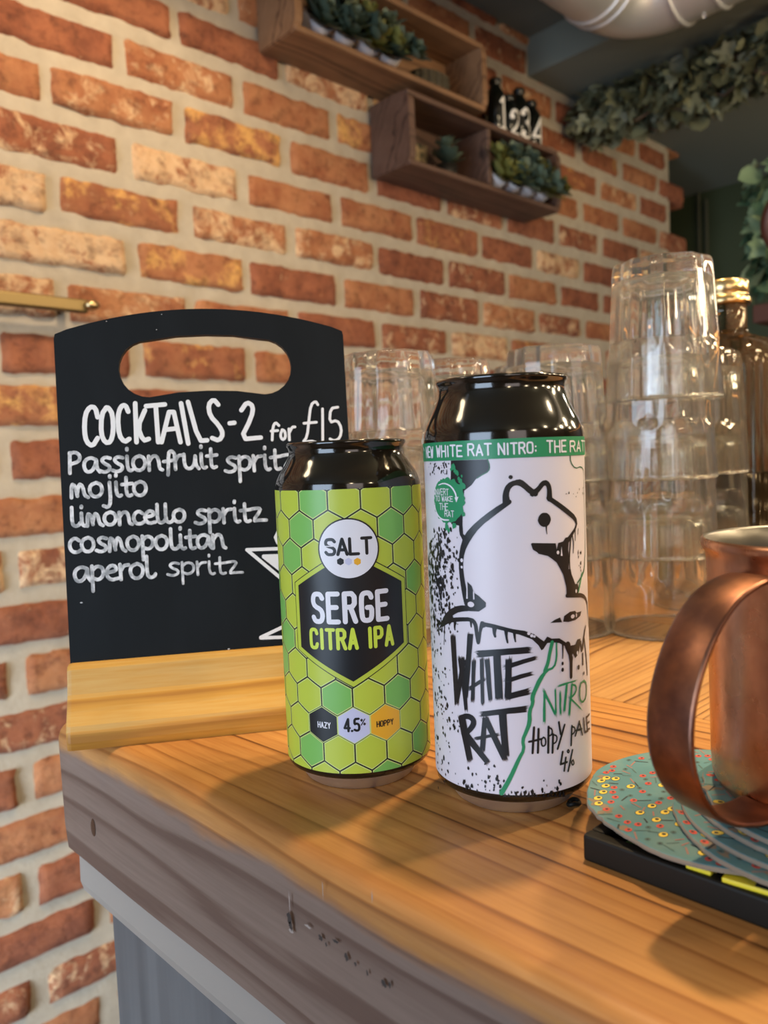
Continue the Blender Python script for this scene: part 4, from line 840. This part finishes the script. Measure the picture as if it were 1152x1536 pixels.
hp = [(0.0420, 0.0795), (0.047, 0.0805), (0.055, 0.0795), (0.0655, 0.0755), (0.0755, 0.066), (0.083, 0.052), (0.0858, 0.0385), (0.084, 0.026), (0.078, 0.0155), (0.069, 0.0085), (0.058, 0.0050), (0.049, 0.0040), (0.0418, 0.0044)]
hp = chaikin(hp, 2); bm = bmesh.new(); secs = []
for i, (l, z) in enumerate(hp):
    a = Vector(hp[max(i - 1, 0)]); b = Vector(hp[min(i + 1, len(hp) - 1)]); tg = (b - a).normalized(); nn = Vector((-tg.y, tg.x)); W = 0.0084
    s = []
    for (sw, sn) in ((-1, -.35), (-1, .35), (-.86, .62), (0, .80), (.86, .62), (1, .35), (1, -.35), (.86, -.62), (0, -.6), (-.86, -.62)):
        q = Vector((l, z)) + nn * (sn * 0.0014); s.append(hd * q.x + hs * (sw * W) + Vector((0, 0, q.y)))
    secs.append(s)
sweep(bm, secs, smooth=True); bmesh.ops.recalc_face_normals(bm, faces=bm.faces); obj('handle', bm, M['copper_h'], mug)

p = on_plane(861, 1207, (0, 0, 0), Vector((0, 0, 1))); bm = bmesh.new()
tube(bm, [(.0028 * math.cos(a), .0018 * math.sin(a), .0009 + .0005 * math.sin(2 * a)) for a in [2 * PI * q / 20 for q in range(21)]], .0009, 8, caps=False)
scrap = obj('rubber_ring', bm, M['plastic'], None, True); scrap.location = (p.x, p.y, 0); tag(scrap, 'tiny black rubber ring on the bar by the base of the taller can', 'ring')

# ------------------------------------------------------------------ ribbed bottle and the shelf behind it
bt = thing('ribbed_bottle', 'ribbed glass bottle with gold cap behind the glass stacks at right', 'bottle', (0.757, 0.320, 0))
bm = bmesh.new()
def rib(r, z, th): return r * (1 + (0.016 * math.cos(th * 44) if 0.010 < z < 0.222 and r > 0.05 else 0))
lathe(bm, [(0.0, 0.002), (0.050, 0.0), (0.0545, 0.004), (0.0555, 0.012), (0.0555, 0.10), (0.0555, 0.214), (0.0548, 0.222), (0.0535, 0.227), (0.048, 0.235), (0.036, 0.242), (0.0235, 0.2465), (0.0205, 0.251), (0.0200, 0.269), (0.0200, 0.274), (0.0, 0.274)], 352, rmod=rib)
obj('bottle_body', bm, M['bottle_glass'], bt, True)
bm = bmesh.new(); lathe(bm, [(0.0, 0.006), (0.049, 0.006), (0.0515, 0.012), (0.0515, 0.118), (0.0, 0.119)], 64); obj('dark_spirit', bm, mat('dark_spirit_liquid', (0.028, 0.020, 0.014), 0.1), bt, True)
bm = bmesh.new(); lathe(bm, [(0.0, 0.2970), (0.0210, 0.2970), (0.0222, 0.2955), (0.0222, 0.2850), (0.0215, 0.2840), (0.0225, 0.2825), (0.0240, 0.2795), (0.0243, 0.2765), (0.0236, 0.2745), (0.0, 0.2744)], 64); obj('gold_cap', bm, M['gold'], bt)

sh = thing('back_bar_shelf', 'dark wooden back bar shelf with a warm lit strip behind the ribbed bottle', 'shelf', (1.62, 0, FL))
def shb(name, a, b, m): bm_ = bmesh.new(); box(bm_, a, b, 0, 0.002); lift(bm_); bmesh.ops.translate(bm_, verts=bm_.verts, vec=(-1.62, 0, 0)); return obj(name, bm_, m, sh)
shb('top_board', (1.62, -0.75, 0.383), (1.90, 0.628, 0.418), M['darkwood']); shb('cabinet_body', (1.68, -0.75, FL), (1.90, 0.612, 0.35), mat('black_brown_cabinet', (0.03, 0.022, 0.016), 0.4))
ms = mat('warm_light_strip', (1, .5, .15), 0.5); ms.node_tree.nodes['Principled BSDF'].inputs['Emission Color'].default_value = (1, .42, .10, 1); ms.node_tree.nodes['Principled BSDF'].inputs['Emission Strength'].default_value = 1.6
shb('light_strip', (1.655, -0.75, 0.356), (1.675, 0.606, 0.368), ms); shb('strip_channel', (1.64, -0.75, 0.348), (1.9, 0.62, 0.356), M['darkwood']); shb('strip_back', (1.676, -0.75, 0.3560), (1.70, 0.612, 0.3832), M['darkwood'])

# ------------------------------------------------------------------ things on the wall
br = thing('brass_rail', 'aged brass bar with a knob end fixed to the brick wall above the sign', 'rail', (0.10, WY, 0.3780))
bm = bmesh.new(); box(bm, (-0.6, -0.040, -0.0095), (0.385, -0.028, 0.0095), 0, 0.0035, 3); obj('bar', bm, M['brass'], br)
bm = bmesh.new(); lathe(bm, [(0.0, 0.012), (0.004, 0.011), (0.0065, 0.008), (0.0072, 0.003), (0.0072, -0.004), (0.0, -0.004)], 24); bmesh.ops.rotate(bm, verts=bm.verts, cent=(0, 0, 0), matrix=Matrix.Rotation(PI / 2, 3, 'X')); bmesh.ops.scale(bm, verts=bm.verts, vec=(1.5, 1, 1)); bmesh.ops.translate(bm, verts=bm.verts, vec=(0.388, -0.040, 0.001)); obj('end_knob', bm, mat('polished_brass', (0.5, 0.38, 0.2), 0.3, 1.0), br)
bm = bmesh.new(); tube(bm, [(0.36, -0.03, 0), (0.36, 0.004, 0)], 0.006); obj('standoff', bm, M['brass'], br); bm = bmesh.new(); tube(bm, [(-0.3, -0.03, 0), (-0.3, 0.004, 0)], 0.006); obj('standoff', bm, M['brass'], br)

def crate(name, label, x0, x1, z0, z1, m, dep=0.10, divs=(), top_to=None):
    t = thing(name, label, 'shelf', (x0, WY - 0.006, z0)); W = x1 - x0; H = z1 - z0; T = 0.011
    def part(nm, a, b, bev=0.003): bm_ = bmesh.new(); box(bm_, a, b, 0, bev, 3); return obj(nm, bm_, m, t)
    part('bottom_board', (0, -dep, 0), (W, 0, T)); part('top_board', (0, -dep, H - T), (top_to or W, 0, H))
    for xx in (0, W - T):
        bm_ = bmesh.new(); rr = 0.022; pr = [(0, T * .9), (0, H - T * .9)]
        pr = [(-0.0005, 0.001), (-0.0005, H - 0.001)]
        for k in range(7): a = PI / 2 * (k / 6); pr.append((-dep - 0.004 + rr - rr * math.sin(a) , H - 0.001 - rr + rr * math.cos(a)))
        for k in range(7): a = PI / 2 * (k / 6); pr.append((-dep - 0.004 + rr - rr * math.cos(a), 0.001 + rr - rr * math.sin(a)))
        sweep(bm_, [[(xx - 0.002, y, z) for y, z in pr], [(xx + T + .002, y, z) for y, z in pr]]); bmesh.ops.recalc_face_normals(bm_, faces=bm_.faces); obj('end_panel', bm_, m, t)
    part('back_panel', (T, -0.006, T), ((top_to or W - T), -0.001, H - T), 0)
    for q in divs: part('divider', (q, -dep + 0.003, T), (q + T, -0.004, H - T))
    return t
crate('wall_crate_shelf', 'upper brown wooden crate shelf on the brick wall, at the top edge', 0.827, 1.312, 0.842, 0.975, M['crate'])
crate('wall_crate_shelf', 'lower dark walnut wooden crate shelf on the brick wall with the bottles on top', 1.082, 1.567, 0.688, 0.824, M['crate_dark'], divs=(0.236,))

def leafpoly(bm, lay, o, d, u, L, W, col, mi=0, fold=0.25, lobes=False, cup=0.0):
    s = d.cross(u).normalized()
    if lobes: outl = [(0, .10), (.28, .02), (.50, .22), (.36, .40), (.42, .62), (.20, .62), (0, 1.0)]
    else: outl = [(0, 0), (.30, .22), (.46, .52), (.34, .80), (0, 1.0)]
    mid = [bm.verts.new(o + d * (y * L) + u * (cup * L * y * y)) for _, y in outl]
    for sg in (1, -1):
        side = [bm.verts.new(o + d * (y * L) + s * (sg * x * W * 1.0) + u * (fold * x * W + cup * L * y * y)) if x else None for x, y in outl]
        for i in range(len(outl) - 1):
            q = [mid[i], mid[i + 1]]
            if side[i + 1]: q.append(side[i + 1])
            if side[i]: q.append(side[i])
            if len(q) >= 3:
                f = bm.faces.new(q if sg > 0 else list(reversed(q))); f.material_index = mi; f.smooth = True
                for lp in f.loops: lp[lay] = (col, col, col, 1)
def rosette(bm, lay, c, axis, R, rng, n=26, mi=0):
    axis = Vector(axis).normalized(); a = axis.orthogonal().normalized(); b = axis.cross(a)
    for i in range(n):
        k = i / n; ang = i * 2.4; el = 0.15 + 1.15 * (1 - k)
        el = math.radians(12 + 70 * (1 - k)) if True else el
        el = math.radians(10 + 72 * (k))
        dirv = (a * math.cos(ang) + b * math.sin(ang)) * math.cos(el) + axis * math.sin(el)
        upv = (axis * math.cos(el) - (a * math.cos(ang) + b * math.sin(ang)) * math.sin(el))
        L = R * (1.0 - 0.55 * k) * rng.uniform(.9, 1.1); leafpoly(bm, lay, Vector(c) + axis * (0.12 * R * k), dirv, upv, L, L * .62, rng.uniform(0, 1), mi, 0.25, False, 0.18)
def succulent(label, x, y, z, tilt, R, m, seed, group, pot=0.028):
    rng = random.Random(seed); ax = Vector((rng.uniform(-.15, .2), -math.sin(tilt), math.cos(tilt))).normalized()
    t = thing('potted_succulent', label, 'plant', (x, y, z), 0, group)
    rotm = Vector((0, 0, 1)).rotation_difference(ax).to_matrix(); c0 = Vector((0, 0.012 * math.sin(tilt), pot * 0.80))
    bm = bmesh.new(); lathe(bm, [(0.0, -pot * .9), (pot * .6, -pot * .85), (pot * .85, -pot * .4), (pot * .98, pot * .2), (pot * 1.0, pot * .55), (pot * .94, pot * .56), (pot * .9, pot * .2), (0, pot * .15)], 36)
    bmesh.ops.rotate(bm, verts=bm.verts, cent=(0, 0, 0), matrix=rotm); bmesh.ops.translate(bm, verts=bm.verts, vec=c0); bmesh.ops.translate(bm, verts=bm.verts, vec=(0, 0, -min(v.co.z for v in bm.verts)))
    zoff = 0; obj('white_pot', bm, M['pot'], t, True)
    bm = bmesh.new(); lay = bm.loops.layers.float_color.new('tone'); cc = c0 + ax * pot * .45
    rosette(bm, lay, cc, ax, R, rng); rosette(bm, lay, cc + Vector((R * .55, -R * .25, R * .05)), ax + Vector((.5, 0, .1)), R * .7, rng, 18); rosette(bm, lay, cc + Vector((-R * .25, -R * .2, R * .5)), ax + Vector((-.2, 0, .6)), R * .6, rng, 16)
    obj('foliage', bm, m, t); return t
YS = WY - 0.075
for i, (xx, mm, R) in enumerate(((0.892, 'succulent_leaf', .040), (0.946, 'succulent_leaf', .048), (1.002, 'olive_succulent_leaf', .044), (1.056, 'succulent_leaf', .044))):
    succulent('%s white pot with succulent in the upper crate shelf' % ['leftmost', 'second from left', 'third from left', 'rightmost'][i], xx, YS - 0.012, 0.8535, 1.05, R * 1.55, M[mm], 40 + i, 'succulents in the upper crate')
for i, (xx, mm, R) in enumerate(((1.362, 'olive_succulent_leaf', .042), (1.412, 'succulent_leaf', .050), (1.462, 'succulent_leaf', .052), (1.512, 'olive_succulent_leaf', .044))):
    succulent('%s white pot with succulent in the lower crate shelf' % ['leftmost', 'second from left', 'third from left', 'rightmost'][i], xx, YS - 0.016, 0.6995, 1.0, R * 1.55, M[mm], 50 + i, 'succulents in the lower crate')
t = thing('potted_fern', 'small dark green plant in a dark pot inside left compartment of the lower crate', 'plant', (1.235, WY - 0.06, 0.6995)); bm = bmesh.new(); lathe(bm, [(0, 0), (.018, 0), (.024, .03), (.021, .03), (0, .026)], 28); obj('dark_pot', bm, M['plastic'], t, True)
bm = bmesh.new(); lay = bm.loops.layers.float_color.new('tone'); rosette(bm, lay, (0, 0, .034), (0, -.3, 1), .05, random.Random(4), 30); rosette(bm, lay, (-.01, -.01, .06), (-.3, -.3, 1), .035, random.Random(5), 20); obj('foliage', bm, M['succulent_leaf'], t)
t = thing('picture_card', 'pale mottled picture card leaning inside left compartment of the lower crate', 'card', (1.168, WY - 0.022, 0.6995)); bm = bmesh.new(); box(bm, (-.055, 0, 0), (.055, .003, .078)); obj('card_sheet', bm, mat('mottled_card', (.28, .20, .11), .8), t); nt = NT(t.children[0].data.materials[0]); nt.set(Base_Color=nt.mix(nt.ramp(nt.noise(nt.co(), 70, 3), [(.45, (0, 0, 0)), (.55, (1, 1, 1))]), (.35, .26, .14), (.05, .05, .03)))
t = thing('wicker_basket', 'small dark woven basket at the right end inside the upper crate shelf', 'basket', (1.20, WY - 0.055, 0.8535)); bm = bmesh.new()
for k in range(6):
    zz_ = .004 + .007 * k
    for i in range(14):
        a = 2 * PI * i / 14; b = 2 * PI * (i + 1) / 14; r0 = .034 + .0012 * ((i + k) % 2); r1 = .034 + .0012 * ((i + 1 + k) % 2)
        tube(bm, [(1.35 * r0 * math.cos(a), r0 * math.sin(a) * .8, zz_), (1.35 * r1 * math.cos(b), r1 * math.sin(b) * .8, zz_)], .0036, 6)
box(bm, (-.042, -.024, 0), (.042, .024, .003)); obj('woven_body', bm, mat('dark_wicker', (.06, .05, .03), .7), t)

def numeral_bottle(k, x, hgt, y):
    t = thing('black_bottle', '%s black bottle with white number %d, on top of the lower crate' % (['leftmost', 'second', 'third', 'rightmost'][k], k + 1), 'bottle', (x, y, 0.8245), 0, 'numbered black bottles'); r = .0225; bh = hgt * .66
    bm = bmesh.new(); lathe(bm, [(0, 0), (r * .9, 0), (r, .004), (r, bh), (r * .85, bh + hgt * .09), (r * .52, bh + hgt * .20), (r * .46, hgt - .012), (r * .60, hgt - .010), (r * .60, hgt - .002), (r * .5, hgt), (0, hgt)], 40); obj('bottle_body', bm, M['black_glass'], t, True)
    D = Drawing(); hh = bh * .8; z0 = bh * .14; wn = .015
    st = {0: [[(.35, .85), (.6, 1), (.6, 0)], [(.3, 0), (.9, 0)]], 1: [[(.1, .75), (.3, .98), (.75, .95), (.9, .7), (.6, .35), (.05, .02), (.95, .02)]], 2: [[(.1, .85), (.5, 1), (.88, .82), (.75, .58), (.4, .53), (.85, .45), (.92, .15), (.5, 0), (.08, .15)]], 3: [[(.75, 0), (.75, 1), (0, .3), (1, .3)]]}[k]
    for s in st:
        q = [((a - .5) * wn * 2, z0 + b * hh) for a, b in s]; D.stroke(chaikin(q, 1) if len(s) > 4 else q, .0058, 0, 0)
    for (a, b) in ({1: [(.2, .72)], 2: [(.2, .82), (.2, .18)]}.get(k, [])): D.disc(((a - .5) * wn * 2, z0 + b * hh), .0058, .0058, 0, 1)
    rr = r + .0003; D.finish(lambda u, v, l: Vector((rr * math.sin(u / rr - .15), -(rr + .0002 * l) * math.cos(u / rr - .15), v)), 'white_numeral', [M['paintwhite']], t, .002)
for k, (x, h_, y) in enumerate(((1.395, .120, WY - .066), (1.440, .098, WY - .066), (1.485, .126, WY - .062), (1.530, .112, WY - .062))): numeral_bottle(k, x, h_, y)

# ------------------------------------------------------------------ ceiling: duct and ivy
duct = thing('ventilation_duct', 'galvanised steel ventilation duct elbow hanging under the dark ceiling', 'duct', (0, 0, 0))
DR = 0.075; dz = 1.045; ex, ey = 1.545, 0.83; rad = 0.095
path = [(-0.9, ey, dz), (ex - rad - .05, ey, dz)] + [(ex - rad + rad * math.sin(a), ey - rad + rad * math.cos(a), dz) for a in [PI / 2 * i / 16 for i in range(17)]] + [(ex, ey - rad - .05, dz), (ex, -2.3, dz)]
bm = bmesh.new(); tube(bm, path, DR, 48); obj('pipe', bm, M['galv'], duct)
def bead(p, d, r=DR, w=0.004):
    bm = bmesh.new(); d = Vector(d).normalized(); a = d.orthogonal().normalized(); b = d.cross(a); tube(bm, [Vector(p) + (a * math.cos(2 * PI * i / 40) + b * math.sin(2 * PI * i / 40)) * (r + .001) for i in range(41)], w, 8, caps=False); obj('seam_bead', bm, M['galv'], duct)
bead((ex - rad - .02, ey, dz), (1, 0, 0)); bead((ex - rad - .045, ey, dz), (1, 0, 0)); bead((ex, ey - rad - .01, dz), (0, 1, 0)); bead((ex, ey - rad - .085, dz), (0, 1, 0))
bm = bmesh.new(); lathe(bm, [(0, .004), (.004, .003), (.005, 0)], 12, (ex + DR * .1, ey - rad - .05, dz - DR - .003)); bmesh.ops.scale(bm, verts=[], vec=(1, 1, 1)); obj('rivet', bm, M['galv'], duct)
for yy in (-0.2,):
    bm = bmesh.new(); box(bm, (ex - .01, yy - .012, dz + DR - .004), (ex + .01, yy + .012, CE + .001)); obj('hanger_strap', bm, M['galv'], duct)

def ivy(name, label, n, region, m, rng, size, stems=None):
    t = thing(name, label, 'plant', (0, 0, 0)); bm = bmesh.new(); lay = bm.loops.layers.float_color.new('tone')
    for _ in range(n):
        p, outv = region(rng); d = (Vector((rng.uniform(-1, 1), rng.uniform(-1, 1), rng.uniform(-1.2, .2))) + outv * .6).normalized(); u = (Vector((rng.uniform(-1, 1), rng.uniform(-1, 1), rng.uniform(-.4, 1))) + outv).normalized(); u = (u - d * u.dot(d)).normalized(); L = size * rng.uniform(.6, 1.25)
        leafpoly(bm, lay, p, d, u, L, L * 1.05, rng.random() ** 1.6, 0, .22, rng.random() < .7, -.15)
    for v in bm.verts:
        v.co.z = min(v.co.z, SO - .004)
        if v.co.x < 2.45: v.co.y = min(v.co.y, WY - .014)
    obj('leaves', bm, m, t)
    bm = bmesh.new()
    for pth in stems: tube(bm, pth, .0022, 6)
    obj('stems', bm, M['stem'], t); return t
def reg_g(r):
    y = r.uniform(-0.1, WY - .02); a = r.uniform(0, 2 * PI); k = math.sqrt(r.random())
    hz = (0.058 + .02 * noise.noise(Vector((y * 7, 3, 1)))) * min(1, .35 + (WY - y) * 2.6)
    return Vector((1.80 + .065 * k * math.cos(a), y, 0.962 + (.062 if math.sin(a) > 0 else hz) * k * math.sin(a))), Vector((math.cos(a), 0, math.sin(a)))
rr_ = random.Random(77)
ivy('ivy_garland', 'dark green artificial ivy garland hanging along the ceiling edge above the wall end', 1700, reg_g, M['ivy_leaf'], rr_, .040, [[(1.80 + .05 * math.sin(k * 2 + i), 1.1 - .09 * k, .95 + .05 * math.sin(i * 2 + k * 1.7)) for k in range(14)] for i in range(5)])
def reg_b(r):
    z = r.uniform(.475, .715); a = r.uniform(0, 2 * PI); k = math.sqrt(r.random()); w_ = .085 + .03 * noise.noise(Vector((z * 9, 5, 5)))
    return Vector((1.76 + .05 * k * math.cos(a), 0.588 + w_ * k * math.sin(a), z)), Vector((math.cos(a), math.sin(a), 0))
ivy('ivy_bunch', 'bright green ivy bunch hanging at the right edge above the back bar', 420, reg_b, M['bright_ivy_leaf'], rr_, .052, [[(1.77, .60 + .01 * math.sin(k), .73 - .03 * k) for k in range(9)], [(1.75, .58 + .01 * math.cos(k), .73 - .03 * k) for k in range(9)], [(1.76, .60, .72), (1.74, .60, SO)]])
t = thing('wooden_hoop', 'dark brown round hoop hanging in front of the bright ivy at the right edge', 'hoop', (1.625, 0.536, 0.566)); bm = bmesh.new()
tube(bm, [(0, .065 * math.cos(2 * PI * i / 40), .065 * math.sin(2 * PI * i / 40)) for i in range(41)], .012, 10, caps=False); obj('ring', bm, M['darkwood'], t, True)
bm = bmesh.new(); tube(bm, [(0, 0, .074), (.02, 0, SO - .566)], .0012, 6); obj('hanging_cord', bm, M['stem'], t)
